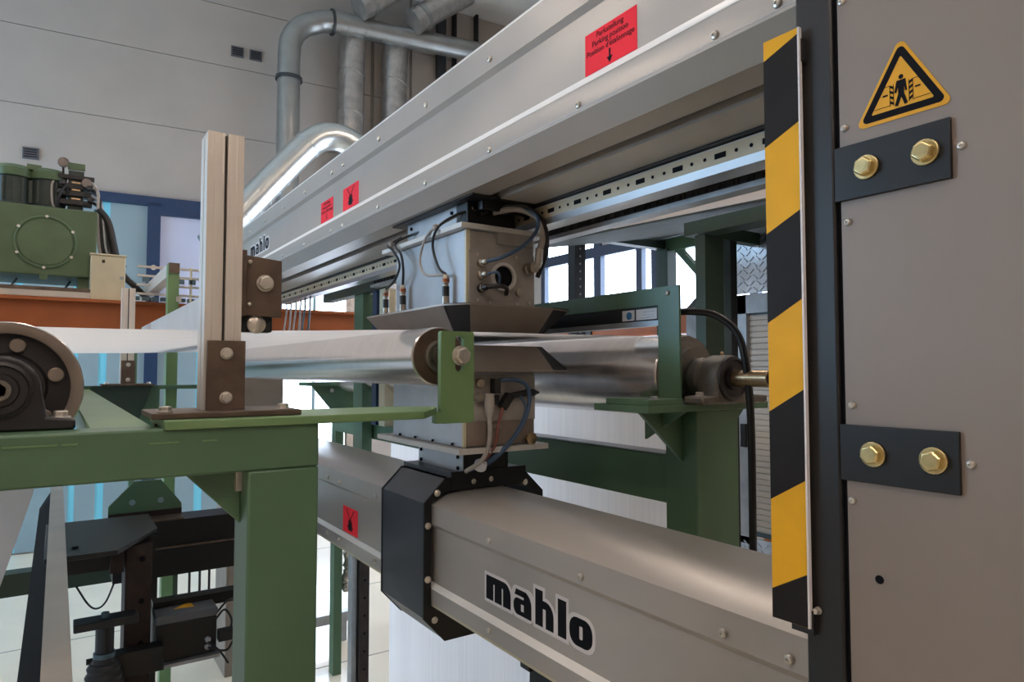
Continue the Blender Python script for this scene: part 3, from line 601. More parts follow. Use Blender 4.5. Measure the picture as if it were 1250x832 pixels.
# end rings of the collar
face_in = [(.953, .80), (1.02, .755), (1.28, .755), (1.337, .80), (1.337, 1.085), (1.290, 1.1235), (1.005, 1.1235), (.953, 1.092)]
face_in = [(.9545 + .025, .79), (1.03, .74), (1.27, .74), (1.34, .79), (1.34, 1.08), (1.288, 1.127), (1.003, 1.127), (.9795, 1.098)]
fi = [(.9525, .79), (1.03, .735), (1.27, .735), (1.342, .79), (1.342, 1.085), (1.288, 1.1265), (1.003, 1.1265), (.9525, 1.094)]
out2 = [(.928, .753), (1.0, .675), (1.30, .675), (1.374, .753), (1.374, 1.096), (1.30, 1.168), (1.0, 1.168), (.928, 1.099)]
ring(out2, fi, 1.846, 1.854).build('collar_face', 'black', ls); ring(out2, fi, 2.161, 2.169).build('collar_face', 'black', ls)
MB().box(1.02, 1.30, 1.842, 1.85, 1.13, 1.185).build('collar_bridge', 'black', ls); MB().box(1.02, 1.30, 1.85, 2.19, 1.166, 1.180).build('collar_top', 'collar_grey', ls)
for x, z in ((.972, 1.125), (1.10, 1.150), (1.165, 1.152), (1.30, 1.13), (.941, 1.03), (.941, .87), (.965, .745), (1.15, .70)):
    MB().lathe((x, 1.846, z), (0, -1, 0), [(.0105, 0), (.0100, .003), (.006, .006), (0, .007)], 14).build('collar_bolt', 'bolt_zinc', ls)
# connectors and cables of the lower head
for x, z in ((1.03, 1.462), (1.065, 1.462)): MB().lathe((x, 1.755, z), (0, -1, 0), [(.014, 0), (.014, .012), (.012, .014), (0, .014)], 16).build('socket_cap', 'connector_metal', ls)
MB().lathe((1.055, 1.755, 1.42), (0, -1, 0), [(.012, 0), (.012, .03), (0, .03)], 14).build('connector', 'connector_metal', ls)
MB().lathe((1.085, 1.727, 1.43), (0, 0, -1), [(.015, 0), (.016, .03), (.014, .05), (.009, .07), (0, .07)], 14).build('plug', 'cable_grey', ls)
MB().tube([(1.085, 1.727, 1.37), (1.085, 1.725, 1.29), (1.075, 1.75, 1.23), (1.045, 1.80, 1.19)], .007, 8).build('cable', 'cable_grey', ls)
MB().box(1.105, 1.125, 1.725, 1.755, 1.43, 1.475).build('plug', 'rubber', ls); MB().box(1.11, 1.125, 1.735, 1.755, 1.395, 1.425).build('plug', 'rubber', ls)
MB().tube([(1.12, 1.735, 1.47), (1.17, 1.715, 1.472), (1.21, 1.71, 1.455), (1.222, 1.71, 1.41), (1.20, 1.71, 1.34), (1.15, 1.725, 1.27), (1.11, 1.77, 1.215), (1.07, 1.82, 1.19)], .0065, 8).build('cable', 'cable_blue', ls)
MB().tube([(1.20, 1.74, 1.43), (1.215, 1.72, 1.38), (1.18, 1.72, 1.31), (1.13, 1.74, 1.25), (1.08, 1.79, 1.20)], .005, 8).build('cable', 'cable_blue', ls)
MB().bar((1.135, 1.735, 1.385), (1.165, 1.735, 1.425), .024, .026, (0, 1, 0)).build('plug', 'rubber', ls)
MB().cyl((1.165, 1.74, 1.42), (1.23, 1.74, 1.43), .010, n=10).build('plug', 'rubber', ls); MB().lathe((1.23, 1.74, 1.43), (1, 0, 0), [(.012, 0), (.012, .03), (.006, .04), (.004, .05), (0, .05)], 10).build('plug_boot', 'rubber', ls)
MB().tube([(1.135, 1.73, 1.385), (1.115, 1.725, 1.33), (1.105, 1.73, 1.27), (1.08, 1.77, 1.215), (1.05, 1.81, 1.19)], .005, 8).build('cable', 'cable_red', ls)
MB().tube([(1.125, 1.745, 1.33), (1.11, 1.73, 1.28), (1.09, 1.76, 1.23), (1.06, 1.81, 1.19)], .005, 8).build('cable', 'cable_red', ls)
MB().lathe((1.125, 1.757, 1.33), (0, -1, 0), [(.010, 0), (.010, .02), (0, .02)], 12).build('connector', 'connector_metal', ls)
MB().lathe((1.25, 1.757, 1.285), (0, -1, 0), [(.014, 0), (.012, .02), (.02, .022), (0, .024)], 8).build('wing_nut', 'shaft_brass', ls)
MB().cyl((1.075, 1.765, 1.205), (1.085, 1.775, 1.215), .02, n=12).build('cable_tie', 'sticker_white', ls)

# ================================================================== ROLLERS
AXF, ZF, RF = .742, 1.533, .0693        # roller before the sensor
AXB, ZB, RB = 1.58, 1.484, .126         # large roller after the sensor
AXL, ZL, RL = -.072, 1.470, .112        # infeed roller at the left
fr = thing('front_roller', (AXF, 1.4, ZF - RF), 'slim polished steel roller in front of the sensor head', 'roller')
MB().lathe((AXF, 1.405, ZF), (0, 1, 0), [(RF - .003, 0), (RF, .003), (RF, 2.60), (RF - .003, 2.603)], 64).build('roller_body', 'roller_steel', fr)
MB().lathe((AXF, 1.402, ZF), (0, 1, 0), [(.038, 0), (RF - .004, 0), (RF - .004, .004)], 48).build('end_disc', 'roller_end', fr)
MB().lathe((AXF, 1.404, ZF), (0, -1, 0), [(.038, 0), (.038, .008), (.032, .010), (.030, .004), (.022, .004), (.022, .012), (.0, .012)], 36).build('bearing_ring', 'cast_iron', fr)
MB().cyl((AXF, 1.31, ZF), (AXF, 1.41, ZF), .0135, n=20).build('shaft', 'roller_end', fr)
MB().cyl((AXF, 4.0, ZF), (AXF, 4.15, ZF), .0135, n=20).build('shaft', 'roller_end', fr)
br = thing('rear_roller', (AXB, 1.4, ZB - RB), 'large polished steel roller behind the sensor head', 'roller')
MB().lathe((AXB, 1.40, ZB), (0, 1, 0), [(RB - .004, 0), (RB, .004), (RB, 2.75), (RB - .004, 2.754)], 80).build('roller_body', 'roller_chrome', br)
MB().lathe((AXB, 1.40, ZB), (0, -1, 0), [(RB - .006, -.002), (RB - .006, .012), (.105, .014), (.105, .02), (.085, .026), (.085, .045), (.055, .05), (.055, .06), (.04, .062)], 48).build('end_hub', 'cast_iron', br)
MB().cyl((AXB, 1.10, ZB - .006), (AXB, 1.40, ZB - .006), .0235, n=28).build('shaft', 'shaft_brass', br, .002)
MB().cyl((AXB, 4.15, ZB), (AXB, 4.35, ZB), .0235, n=20).build('shaft', 'shaft_brass', br)
MB().cyl((AXB, 1.098, ZB - .006), (AXB, 1.10, ZB - .006), .021, n=24).build('shaft_end', 'dark_rust', br)
ir = thing('infeed_roller', (AXL, 1.4, ZL - RL), 'broad steel infeed roller at the left edge with dark recessed end', 'roller')
MB().lathe((AXL, 1.40, ZL), (0, 1, 0), [(.0, .03), (.09, .03), (.093, 0), (RL - .003, 0), (RL, .003), (RL, 2.60), (RL - .003, 2.603)], 72).build('roller_body', 'roller_steel', ir)
MB().lathe((AXL, 1.397, ZL), (0, 1, 0), [(.092, .022), (.092, .001), (.094, 0), (RL - .002, 0), (RL - .002, .005)], 60, False).build('end_rim', 'rim_steel', ir)
MB().lathe((AXL, 1.42, ZL), (0, -1, 0), [(.0925, 0), (.06, .002), (.055, .008), (0, .008)], 48).build('end_disc', 'bearing_black', ir)
for k in range(6):
    a = math.radians(18 + 60 * k); MB().cyl((AXL + .074 * math.cos(a), 1.419, ZL + .074 * math.sin(a)), (AXL + .074 * math.cos(a), 1.408, ZL + .074 * math.sin(a)), .0125, n=18).build('end_bolt', 'rim_steel', ir, .002)
MB().cyl((AXL, 1.25, ZL), (AXL, 1.42, ZL), .016, n=20).build('shaft', 'cast_iron', ir)

# ================================================================== WEB
th = []
XS = AXL - RL - .001
pts = [(XS - .02, -.35), (XS - .02, .2), (XS - .005, .9), (XS, ZL)]
pts += [(AXL + (RL + .001) * math.cos(math.radians(a)), ZL + (RL + .001) * math.sin(math.radians(a))) for a in range(170, 88, -8)]
pts += [(.1, 1.5835), (.3, 1.5865), (.5, 1.5935), (.66, 1.6005)]
pts += [(AXF + (RF + .001) * math.cos(math.radians(a)), ZF + (RF + .001) * math.sin(math.radians(a))) for a in (97, 90, 83)]
pts += [(.95, 1.6045), (1.2, 1.6065), (1.4, 1.609)]
pts += [(AXB + (RB + .001) * math.cos(math.radians(a)), ZB + (RB + .001) * math.sin(math.radians(a))) for a in range(92, -1, -6)]
pts += [(AXB + RB + .001, 1.0), (AXB + RB + .002, .4), (AXB + RB, -.1), (AXB + RB, -.38)]
WY = [1.56, 1.9, 2.4, 2.9, 3.4, 3.85]
bb = MB(); n = len(WY)
bb.add([(x, y, z) for x, z in pts for y in WY], [(i * n + j, i * n + j + 1, (i + 1) * n + j + 1, (i + 1) * n + j) for i in range(len(pts) - 1) for j in range(n - 1)])
tag(bb.build('film_web', 'film'), 'white film web running over the rollers through the sensor gap', 'film')

# ================================================================== GREEN FRAMES
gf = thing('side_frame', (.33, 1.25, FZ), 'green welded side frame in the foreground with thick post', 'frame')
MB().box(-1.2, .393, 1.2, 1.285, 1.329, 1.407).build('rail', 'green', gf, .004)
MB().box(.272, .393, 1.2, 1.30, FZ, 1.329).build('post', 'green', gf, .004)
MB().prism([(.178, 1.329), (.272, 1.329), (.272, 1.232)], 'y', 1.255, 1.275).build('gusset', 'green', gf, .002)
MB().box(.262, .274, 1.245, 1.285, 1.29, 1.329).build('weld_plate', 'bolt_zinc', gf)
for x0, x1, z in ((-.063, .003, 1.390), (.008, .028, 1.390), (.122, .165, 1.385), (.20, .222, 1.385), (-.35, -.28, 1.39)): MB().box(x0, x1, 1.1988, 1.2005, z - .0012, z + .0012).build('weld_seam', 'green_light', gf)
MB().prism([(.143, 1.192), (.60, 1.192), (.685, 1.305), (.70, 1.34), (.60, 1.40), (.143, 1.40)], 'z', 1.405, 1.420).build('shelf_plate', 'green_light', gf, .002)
# bracket with slot: two half plates around the slot
bx0, bx1, bz0, bz1, sx0, sx1, sz0, sz1 = .693, .777, 1.384, 1.587, .7285, .7515, 1.497, 1.578
o_ = rrect(bx0, bx1, bz0, bz1, .006); i_ = rrect(sx0, sx1, sz0, sz1, .0112)
n = len(o_); bb = MB(); vs_ = []
for y in (1.302, 1.316):
    vs_ += [(a, y, c) for a, c in o_] + [(a, y, c) for a, c in i_]
f = []
for i in range(n):
    j = (i + 1) % n; f += [(i, j, n + j, n + i), (2 * n + i, 2 * n + j, 3 * n + j, 3 * n + i), (i, j, 2 * n + j, 2 * n + i), (n + i, n + j, 3 * n + j, 3 * n + i)]
bk = bb.add(vs_, f).build('roller_bracket', 'green_light', gf); bk['label'] = 'light green slotted plate holding the front roller'
MB().bolt((AXF, 1.302, ZF), (0, -1, 0), .0185, .018, 1.2).build('bracket_bolt', 'bolt_zinc', bk, .001)
MB().box(.68, .70, 1.30, 1.318, 1.385, 1.41).build('weld_seam', 'green_light', bk)
MB().box(.045, .139, 1.285, 4.06, 1.348, 1.404).build('cross_tube', 'green_light', gf, .003)
MB().box(.139, .20, 1.285, 1.31, 1.395, 1.409).build('shim', 'raw_steel', gf)
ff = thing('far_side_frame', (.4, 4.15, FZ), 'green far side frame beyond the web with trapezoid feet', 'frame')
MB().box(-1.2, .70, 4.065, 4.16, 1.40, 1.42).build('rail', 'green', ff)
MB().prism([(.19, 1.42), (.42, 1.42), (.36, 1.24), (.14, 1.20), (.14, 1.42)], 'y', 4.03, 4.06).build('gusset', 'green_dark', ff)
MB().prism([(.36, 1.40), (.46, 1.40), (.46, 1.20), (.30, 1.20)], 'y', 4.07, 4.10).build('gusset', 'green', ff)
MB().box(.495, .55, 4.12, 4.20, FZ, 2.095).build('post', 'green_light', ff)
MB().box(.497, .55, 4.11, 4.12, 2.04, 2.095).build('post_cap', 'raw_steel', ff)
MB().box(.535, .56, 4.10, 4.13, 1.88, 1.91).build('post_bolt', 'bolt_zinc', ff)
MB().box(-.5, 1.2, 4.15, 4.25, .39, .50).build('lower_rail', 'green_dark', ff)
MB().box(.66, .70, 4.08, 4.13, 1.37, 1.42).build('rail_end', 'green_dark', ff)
# far side bearing post of the rear roller
fp = thing('far_bearing_post', (1.6, 4.35, FZ), 'dark green post with wedge shaped bracket at far end of the rear roller', 'post')
MB().box(1.545, 1.60, 4.38, 4.46, FZ, 1.40).build('post', 'green', fp)
MB().prism([(1.36, 1.41), (1.86, 1.41), (1.66, 1.17), (1.56, 1.17)], 'y', 4.34, 4.36).build('gusset', 'green', fp)
MB().box(1.32, 1.86, 4.26, 4.46, 1.40, 1.425).build('table_plate', 'green', fp)
MB().cyl((1.50, 4.34, 1.37), (1.50, 4.33, 1.37), .013, n=12).build('gusset_bolt', 'bolt_zinc', fp); MB().cyl((1.61, 4.36, 1.24), (1.61, 4.35, 1.24), .014, n=12).build('gusset_bolt', 'galv', fp)

def upright(name, x0, y0, zt, label, mirror=False, full=True):
    """aluminium profile with slot grooves on a bolted steel angle"""
    t = thing(name, (x0 + .03, y0 + .03, 1.42), label, 'upright', 'aluminium uprights of the web guides')
    w_ = .062; b = MB()
    prof = [(0, 0), (.022, 0), (.022, .006), (.028, .006), (.028, 0)]
    sec = [(0, 0), (.012, 0), (.012, .0008), (.026, .0008), (.026, 0), (.029, 0), (.029, .010), (.034, .010), (.034, 0), (.037, 0), (.037, .0008), (.05, .0008), (.05, 0), (w_, 0), (w_, .028), (w_ - .01, .028), (w_ - .01, .034), (w_, .034), (w_, w_), (.034, w_), (.034, .052), (.028, .052), (.028, w_), (0, w_), (0, .034), (.010, .034), (.010, .028), (0, .028)]
    MB().prism([(x0 + a, y0 + c) for a, c in sec], 'z', 1.43, zt).build('profile', 'alu_profile', t, .0006)
    MB().box(x0 + .029, x0 + .034, y0 + .009, y0 + .011, 1.43, zt - .002).build('slot_shadow', 'groove', t)
    MB().box(x0 + .004, x0 + .068, y0 - .010, y0 - .002, 1.43, 1.553).build('foot_angle', 'raw_steel', t, .001)
    MB().box(x0 - .085, x0 + .155, y0 - .06, y0 + .10, 1.4205, 1.4305).build('foot_plate', 'raw_steel', t, .0015)
    for z in (1.53, 1.452): MB().bolt((x0 + .036, y0 - .010, z), (0, -1, 0), .0095, .009, 1.15).build('angle_bolt', 'bolt_zinc', t, .0006)
    for dx in (-.062, .13): MB().bolt((x0 + dx, y0 - .03, 1.4305), (0, 0, 1), .010, .010, 1.2).build('foot_bolt', 'bolt_zinc', t, .0006)
    return t
t = upright('aluminium_upright', .212, 1.28, 1.928, 'near aluminium profile upright with brown steel bracket on its side')
sb = MB().prism([(.276, 1.722), (.284, 1.722), (.286, 1.714), (.350, 1.708), (.350, 1.600), (.276, 1.603)], 'y', 1.30, 1.308).build('side_bracket', 'raw_steel', t, .001)
MB().box(.276, .285, 1.292, 1.345, 1.60, 1.722).build('bracket_flange', 'raw_steel', sb, .001)
MB().bolt((.319, 1.30, 1.663), (0, -1, 0), .014, .012, 1.15).build('bracket_bolt', 'bolt_zinc', sb, .0008)
for z in (1.70, 1.622): MB().screw((.29, 1.292, z), (0, -1, 0), .004, .006).build('bracket_screw', 'bolt_zinc', sb)
MB().box(.279, .338, 1.315, 1.345, 1.572, 1.605).build('clamp_block', 'rubber', sb, .004); MB().lathe((.307, 1.315, 1.586), (0, -1, 0), [(.017, 0), (.017, .006), (.012, .009), (0, .009)], 20).build('clamp_nut', 'bolt_zinc', sb)
upright('aluminium_upright', .272, 4.06, 1.935, 'far aluminium profile upright standing beyond the white web')

# pillow block of the infeed roller
pb = thing('pillow_block', (AXL, 1.27, 1.407), 'dark pillow block bearing carrying the infeed roller at left', 'bearing')
MB().prism([(AXL - .098, 1.4075), (AXL + .098, 1.4075), (AXL + .098, 1.424), (AXL + .06, 1.428)] + arc(AXL, ZL, .052, 0, 180, 14) + [(AXL - .06, 1.428), (AXL - .098, 1.424)], 'y', 1.265, 1.315).build('housing', 'bearing_black', pb, .004)
MB().lathe((AXL, 1.265, ZL), (0, -1, 0), [(.043, -.002), (.043, .004), (.038, .006), (.036, .001), (.026, .001), (.024, .006), (.0, .006)], 32).build('bearing_insert', 'bearing_black', pb)
MB().bolt((AXL, 1.262, ZL), (0, -1, 0), .014, .012, 0).build('shaft_nut', 'cast_iron', pb, .001)
for dx in (-.078, .078): MB().bolt((AXL + dx, 1.288, 1.4245), (0, 0, 1), .0105, .012, 1.35).build('base_bolt', 'bolt_zinc', pb, .0006)

# right hand support of the rear roller
rs = thing('roller_support', (1.6, 1.36, FZ), 'green support post and table carrying the rear roller bearing', 'frame')
MB().box(1.515, 1.70, 1.30, 1.42, FZ, 1.385).build('post', 'green', rs, .004)
MB().prism([(1.303, 1.28), (1.82, 1.28), (1.82, 1.50), (1.303, 1.50)], 'z', 1.385, 1.405).build('table_plate', 'green', rs, .002)
MB().box(1.305, 1.44, 1.282, 1.45, 1.4052, 1.422).build('table_block', 'green', rs, .002)
MB().prism([(1.34, 1.385), (1.515, 1.385), (1.515, 1.235)], 'y', 1.35, 1.362).build('gusset', 'green', rs)
MB().prism([(1.70, 1.385), (1.80, 1.385), (1.70, 1.29)], 'y', 1.35, 1.362).build('gusset', 'green', rs)
MB().prism([(1.27, 1.385), (1.42, 1.385), (1.42, 1.30)], 'x', 1.43, 1.44).build('gusset', 'green', rs)
MB().box(1.535, 1.60, 1.42, 4.36, 1.10, 1.245).build('cross_beam', 'green', rs, .004)
MB().box(1.532, 1.602, 1.44, 4.30, 1.2455, 1.249).build('beam_cap', 'galv', rs)
up_ = MB().prism([(1.298, 1.415), (1.378, 1.415), (1.378, 1.690), (2.75, 1.690), (2.75, 1.742), (1.298, 1.742)], 'x', 1.445, 1.453).build('bar_holder', 'green', rs); up_['label'] = 'flat green angled holder above the rear roller'
MB().screw((1.445, 1.34, 1.722), (-1, 0, 0), .0075, .006).build('holder_bolt', 'bolt_zinc', up_)
for x in (1.345, 1.475): MB().bolt((x, 1.30, 1.42 if x < 1.4 else 1.405), (0, 0, 1), .011, .010, 1.3).build('table_bolt', 'galv', rs)
ib = thing('ionizer_bar', (1.47, 2.0, 1.645), 'black antistatic bar with white labels below the green holder', 'bar')
MB().box(1.4535, 1.49, 1.36, 2.75, 1.648, 1.692).build('bar_body', 'black', ib, .003)
MB().box(1.4545, 1.489, 1.36, 2.75, 1.632, 1.648).build('needle_channel', 'galv', ib)
for y0, y1, mm in ((1.39, 1.475, 'sticker_white'), (1.482, 1.535, 'sticker_white')): 
    lbp = MB().box(1.4525, 1.4536, y0, y1, 1.652, 1.684).build('label', mm, ib)
    for q in range(3): MB().box(1.4521, 1.4526, y0 + .008, y1 - .02 - .006 * q, 1.657 + q * .008, 1.6595 + q * .008).build('print_line', 'galv', lbp)
    if y0 > 1.45: MB().prism(arc(1.505, 1.667, .012, 0, 340, 12), 'x', 1.4519, 1.4524).build('logo_mark', 'label_blue', lbp)
tag(MB().tube([(1.475, 1.36, 1.668), (1.49, 1.30, 1.668), (1.53, 1.24, 1.655), (1.56, 1.19, 1.60), (1.57, 1.17, 1.50), (1.585, 1.17, 1.36), (1.60, 1.18, 1.1), (1.61, 1.19, .6), (1.62, 1.2, FZ + .01), (1.7, 1.1, FZ + .012)], .0105, 10).build('black_cable', 'cable_black'), 'thick black cable drooping from the antistatic bar past the bearing', 'cable')
qb = thing('pillow_block', (AXB, 1.28, 1.405), 'grey cast pillow block bearing at the near end of the rear roller', 'bearing')
MB().prism([(AXB - .125, 1.406), (AXB + .16, 1.406), (AXB + .16, 1.428), (AXB + .068, 1.432)] + arc(AXB, ZB - .006, .066, 0, 180, 16) + [(AXB - .068, 1.432), (AXB - .125, 1.428)], 'y', 1.225, 1.295).build('housing', 'cast_iron', qb, .006)
MB().lathe((AXB, 1.225, ZB - .006), (0, -1, 0), [(.064, -.002), (.062, .006), (.054, .01), (.052, .004), (.034, .004), (.032, .012), (.024, .012)], 32).build('seal_cover', 'bearing_black', qb)
MB().lathe((AXB, 1.335, ZB - .006), (0, -1, 0), [(.06, -.004), (.06, .02), (.052, .03), (.045, .036)], 32).build('seal_ring', 'cast_iron', qb)
for dx in (-.098, .118): MB().bolt((AXB + dx, 1.26, 1.428), (0, 0, 1), .012, .012, 1.3).build('base_bolt', 'bolt_zinc', qb, .0006)
MB().screw((AXB, 1.26, ZB + .058), (0, 0, 1), .006, .012).build('grease_nipple', 'shaft_brass', qb)

# ================================================================== BACKGROUND, RIGHT
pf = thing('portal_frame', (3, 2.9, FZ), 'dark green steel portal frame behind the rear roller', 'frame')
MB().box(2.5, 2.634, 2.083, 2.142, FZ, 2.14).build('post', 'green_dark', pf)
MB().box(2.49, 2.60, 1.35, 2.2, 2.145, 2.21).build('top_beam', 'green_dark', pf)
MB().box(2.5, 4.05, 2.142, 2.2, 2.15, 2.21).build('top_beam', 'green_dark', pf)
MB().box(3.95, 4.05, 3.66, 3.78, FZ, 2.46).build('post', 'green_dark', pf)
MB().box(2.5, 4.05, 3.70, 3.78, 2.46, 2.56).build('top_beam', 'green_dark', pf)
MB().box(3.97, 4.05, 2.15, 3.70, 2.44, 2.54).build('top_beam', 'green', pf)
MB().bar((4.0, 3.6, 2.46), (4.0, 3.25, 2.1), .05, .05).build('brace', 'green', pf)
MB().add([(2.5, 1.35, 2.215), (2.5, 3.7, 2.30), (4.05, 3.7, 2.565), (4.05, 1.35, 2.545), (2.5, 1.35, 2.225), (2.5, 3.7, 2.31), (4.05, 3.7, 2.575), (4.05, 1.35, 2.555)], [(0, 1, 2, 3), (4, 5, 6, 7), (0, 1, 5, 4), (1, 2, 6, 5), (2, 3, 7, 6), (3, 0, 4, 7)]).build('roof_sheet', 'roof_dark', pf)
MB().box(3.06, 3.16, 3.72, 3.80, FZ, 2.46).build('post', 'black', pf)
for i in range(14): MB().cyl((3.11, 3.718, 1.72 + i * .055), (3.11, 3.7205, 1.72 + i * .055), .008, n=8).build('post_hole', 'galv', pf)
MB().box(1.346, 1.396, .72, .80, 1.98, 2.08).build('rail_clamp', 'green', ub)
sc = thing('steel_column', (2.75, 1.9, FZ), 'slate grey steel column beside the roller shutter', 'column')
MB().box(2.72, 2.77, 2.15, 2.20, FZ, 2.16).build('flange', 'slate', sc); MB().box(2.77, 2.833, 2.16, 2.18, FZ, 2.16).build('web_plate', 'black', sc)
rsn = thing('roller_shutter', (3.0, 1.75, FZ), 'small white roller shutter in a grey frame behind the striped strip', 'shutter')
MB().box(3.0, 3.06, 2.235, 2.30, .60, 1.90).build('guide_rail', 'galv', rsn); MB().box(3.0, 3.06, 1.18, 2.30, 1.80, 1.90).build('head_box', 'galv', rsn)
MB().box(3.0, 3.06, 1.18, 1.24, .60, 1.90).build('guide_rail', 'galv', rsn)
sl = None
for i in range(37):
    z = .665 + i * .0305
    if sl is None: sl = MB().prism([(3.03, z), (3.0255, z + .003), (3.0235, z + .015), (3.0255, z + .027), (3.03, z + .0295)], 'y', 1.24, 2.235).build('slat', 'shutter', rsn); z0 = z
    else: copy_obj(sl, rsn, (0, 0, z - z0))
MB().box(3.03, 3.05, 1.24, 2.235, .64, 1.81).build('backing', 'slate', rsn)
MB().box(2.985, 3.0, 2.24, 2.27, 1.1, 1.22).build('guide_latch', 'black', rsn)
for z0, z1, lab in ((1.905, 2.24, 'shiny chequer plate above the roller shutter'), (.46, .635, 'shiny chequer plate strip below the roller shutter')):
    c = thing('chequer_plate', (3.0, 1.8, z0), lab, 'plate', 'chequer plates around the shutter')
    MB().box(3.0, 3.01, 1.18, 2.30, z0, z1).build('plate_sheet', 'checker', c)
    lz = [None, None]; nz = int((z1 - z0) / .032); q = MB()
    for i in range(nz):
        for j in range(28):
            y, z = 1.2 + j * .039 + (i % 2) * .0195, z0 + .018 + i * .032; s = 1 if (i + j) % 2 else -1
            q.bar((2.998, y - .012, z - s * .010), (2.998, y + .012, z + s * .010), .006, .007, (1, 0, 0))
    q.build('tread_pattern', 'checker', c)['kind'] = 'stuff'
MB().box(3.0, 3.06, 1.18, 2.30, FZ, .46).build('kick_panel', 'galv', rsn)
ow = thing('orange_girder', (4.6, 5, 1.85), 'orange girder along the window side seen above the rear roller', 'girder', 'orange girders')
MB().box(4.5, 4.62, 3.0, 7.6, 1.84, 2.0).build('web_plate', 'orange', ow); MB().box(4.46, 4.66, 3.0, 7.6, 2.0, 2.02).build('flange', 'orange', ow); MB().box(4.46, 4.66, 3.0, 7.6, 1.82, 1.84).build('flange', 'orange', ow)
for y in (3.1, 7.4): MB().box(4.5, 4.62, y, y + .12, FZ, 1.82).build('leg', 'orange', ow)
for y in (5.2, 5.42): MB().box(4.48, 4.5, y, y + .11, 1.86, 2.0).build('clip', 'black', ow)
mc = thing('machine_cowl', (4.0, 4.2, FZ), 'grey sheet metal machine cowl behind the green holder', 'cowl')
MB().prism([(3.35, FZ), (3.35, 1.9), (3.45, 1.98), (3.75, 1.98), (3.75, FZ)], 'y', 2.75, 2.95).build('cowl_sheet', 'galv', mc)
MB().box(3.4, 3.7, 2.74, 2.75, .3, 1.7).build('cowl_door', 'galv', mc)
cbt = thing('cable_tray', (5.2, 5, 3.0), 'pale cable tray under the window head on the right', 'tray')
MB().prism([(5.2, 3.40), (5.2, 3.32), (5.5, 3.32), (5.5, 3.40), (5.48, 3.40), (5.48, 3.34), (5.22, 3.34), (5.22, 3.40)], 'y', 2.5, 7.9).build('tray_sheet', 'galv', cbt)
for y in (3, 5, 7): MB().cyl((5.35, y, 3.34), (5.35, y, 6.9), .01, n=6).build('hanger_rod', 'duct_band', cbt)

# ================================================================== BACKGROUND, LEFT
og = thing('orange_girder', (0, 5.2, 1.6), 'long orange girder under the hydraulic unit at left', 'girder', 'orange girders')
MB().box(-2.6, 2.02, 5.2, 5.25, 1.68, 1.945).build('web_plate', 'orange', og); MB().box(-2.6, 2.02, 5.14, 5.31, 1.945, 1.965).build('flange', 'orange', og); MB().box(-2.6, 2.02, 5.14, 5.31, 1.66, 1.68).build('flange', 'orange', og)
for x in (-2.4, 1.1): MB().box(x, x + .1, 5.2, 5.3, FZ, 1.66).build('leg', 'orange', og)
bn = thing('platform', (-1, 5.5, 1.965), 'pale platform edge on which the hydraulic unit stands', 'platform')
MB().box(-2.6, .165, 5.16, 6.0, 1.966, 1.99).build('deck', 'bench', bn); MB().box(-2.6, .165, 5.15, 5.165, 1.968, 2.03).build('kerb', 'bench', bn)
MB().box(-2.6, .165, 5.148, 5.152, 2.006, 2.03).build('kerb_edge', 'raw_steel', bn)
hu = thing('hydraulic_unit', (-.1, 5.5, 1.99), 'green hydraulic tank with two motors and a valve block', 'machine')
MB().box(-1.0, .2, 5.3, 5.9, 2.12, 2.57).build('tank', 'hyd_green', hu, .006)
MB().lathe((-.085, 5.3, 2.335), (0, -1, 0), [(.175, 0), (.175, .008), (.165, .012), (.158, .006), (.15, .004), (.15, .010), (0, .010)], 40).build('inspection_cover', 'hyd_green', hu)
for k in range(6): MB().bolt((-.085 + .168 * math.cos(k * 1.047 + .5), 5.292, 2.335 + .168 * math.sin(k * 1.047 + .5)), (0, -1, 0), .010, .008, 0).build('cover_bolt', 'bolt_zinc', hu)
for x in (-.9, .1): MB().box(x, x + .06, 5.35, 5.85, 1.99, 2.12).build('foot', 'hyd_green', hu)
MB().box(-.11, -.07, 5.28, 5.31, 2.09, 2.12).build('drain', 'hyd_green', hu)
for x in (-.27, -.085):
    mo = MB().lathe((x, 5.5, 2.57), (0, 0, 1), [(.11, 0), (.11, .02), (.10, .03), (.10, .20), (.108, .205), (.108, .255), (.09, .275), (.04, .28), (0, .28)], 26).build('motor', 'hyd_motor', hu)
    MB().lathe((x, 5.5, 2.775), (0, 0, 1), [(.109, 0), (.112, .05), (.09, .075), (0, .08)], 26).build('fan_cowl', 'hyd_green', mo)
    for k in range(12): MB().bar((x + .1 * math.cos(k * .5236), 5.5 + .1 * math.sin(k * .5236), 2.61), (x + .1 * math.cos(k * .5236), 5.5 + .1 * math.sin(k * .5236), 2.76), .012, .012, (1, 0, 0)).build('fin', 'hyd_motor', mo)
MB().box(-.20, -.12, 5.42, 5.48, 2.83, 2.865).build('lifting_lug', 'hyd_green', hu)
vb = MB().box(.03, .12, 5.42, 5.52, 2.57, 2.86).build('valve_block', 'hyd_motor', hu, .004)
MB().box(-.03, .18, 5.40, 5.44, 2.80, 2.825).build('manifold', 'black', vb); MB().box(.025, .125, 5.41, 5.43, 2.865, 2.91).build('valve_head', 'hyd_green', vb)
for z in (2.62, 2.68, 2.73): MB().box(-.02, .17, 5.39, 5.46, z, z + .035).build('valve_spool', 'black', vb, .003); MB().box(.05, .10, 5.385, 5.39, z + .036, z + .046).build('name_plate', 'shaft_brass', vb)
for x, z in ((-.01, 2.70), (.16, 2.66), (.15, 2.74), (0.0, 2.76)): MB().lathe((x, 5.40, z), (0, -1, 0), [(.02, 0), (.02, .03), (.012, .04), (0, .04)], 12).build('solenoid', 'bearing_black', vb)
g = MB().lathe((0, 5.44, 2.91), (0, -1, 0), [(.034, 0), (.034, .02), (.028, .022), (.028, .018), (0, .018)], 20).build('pressure_gauge', 'dial', hu)
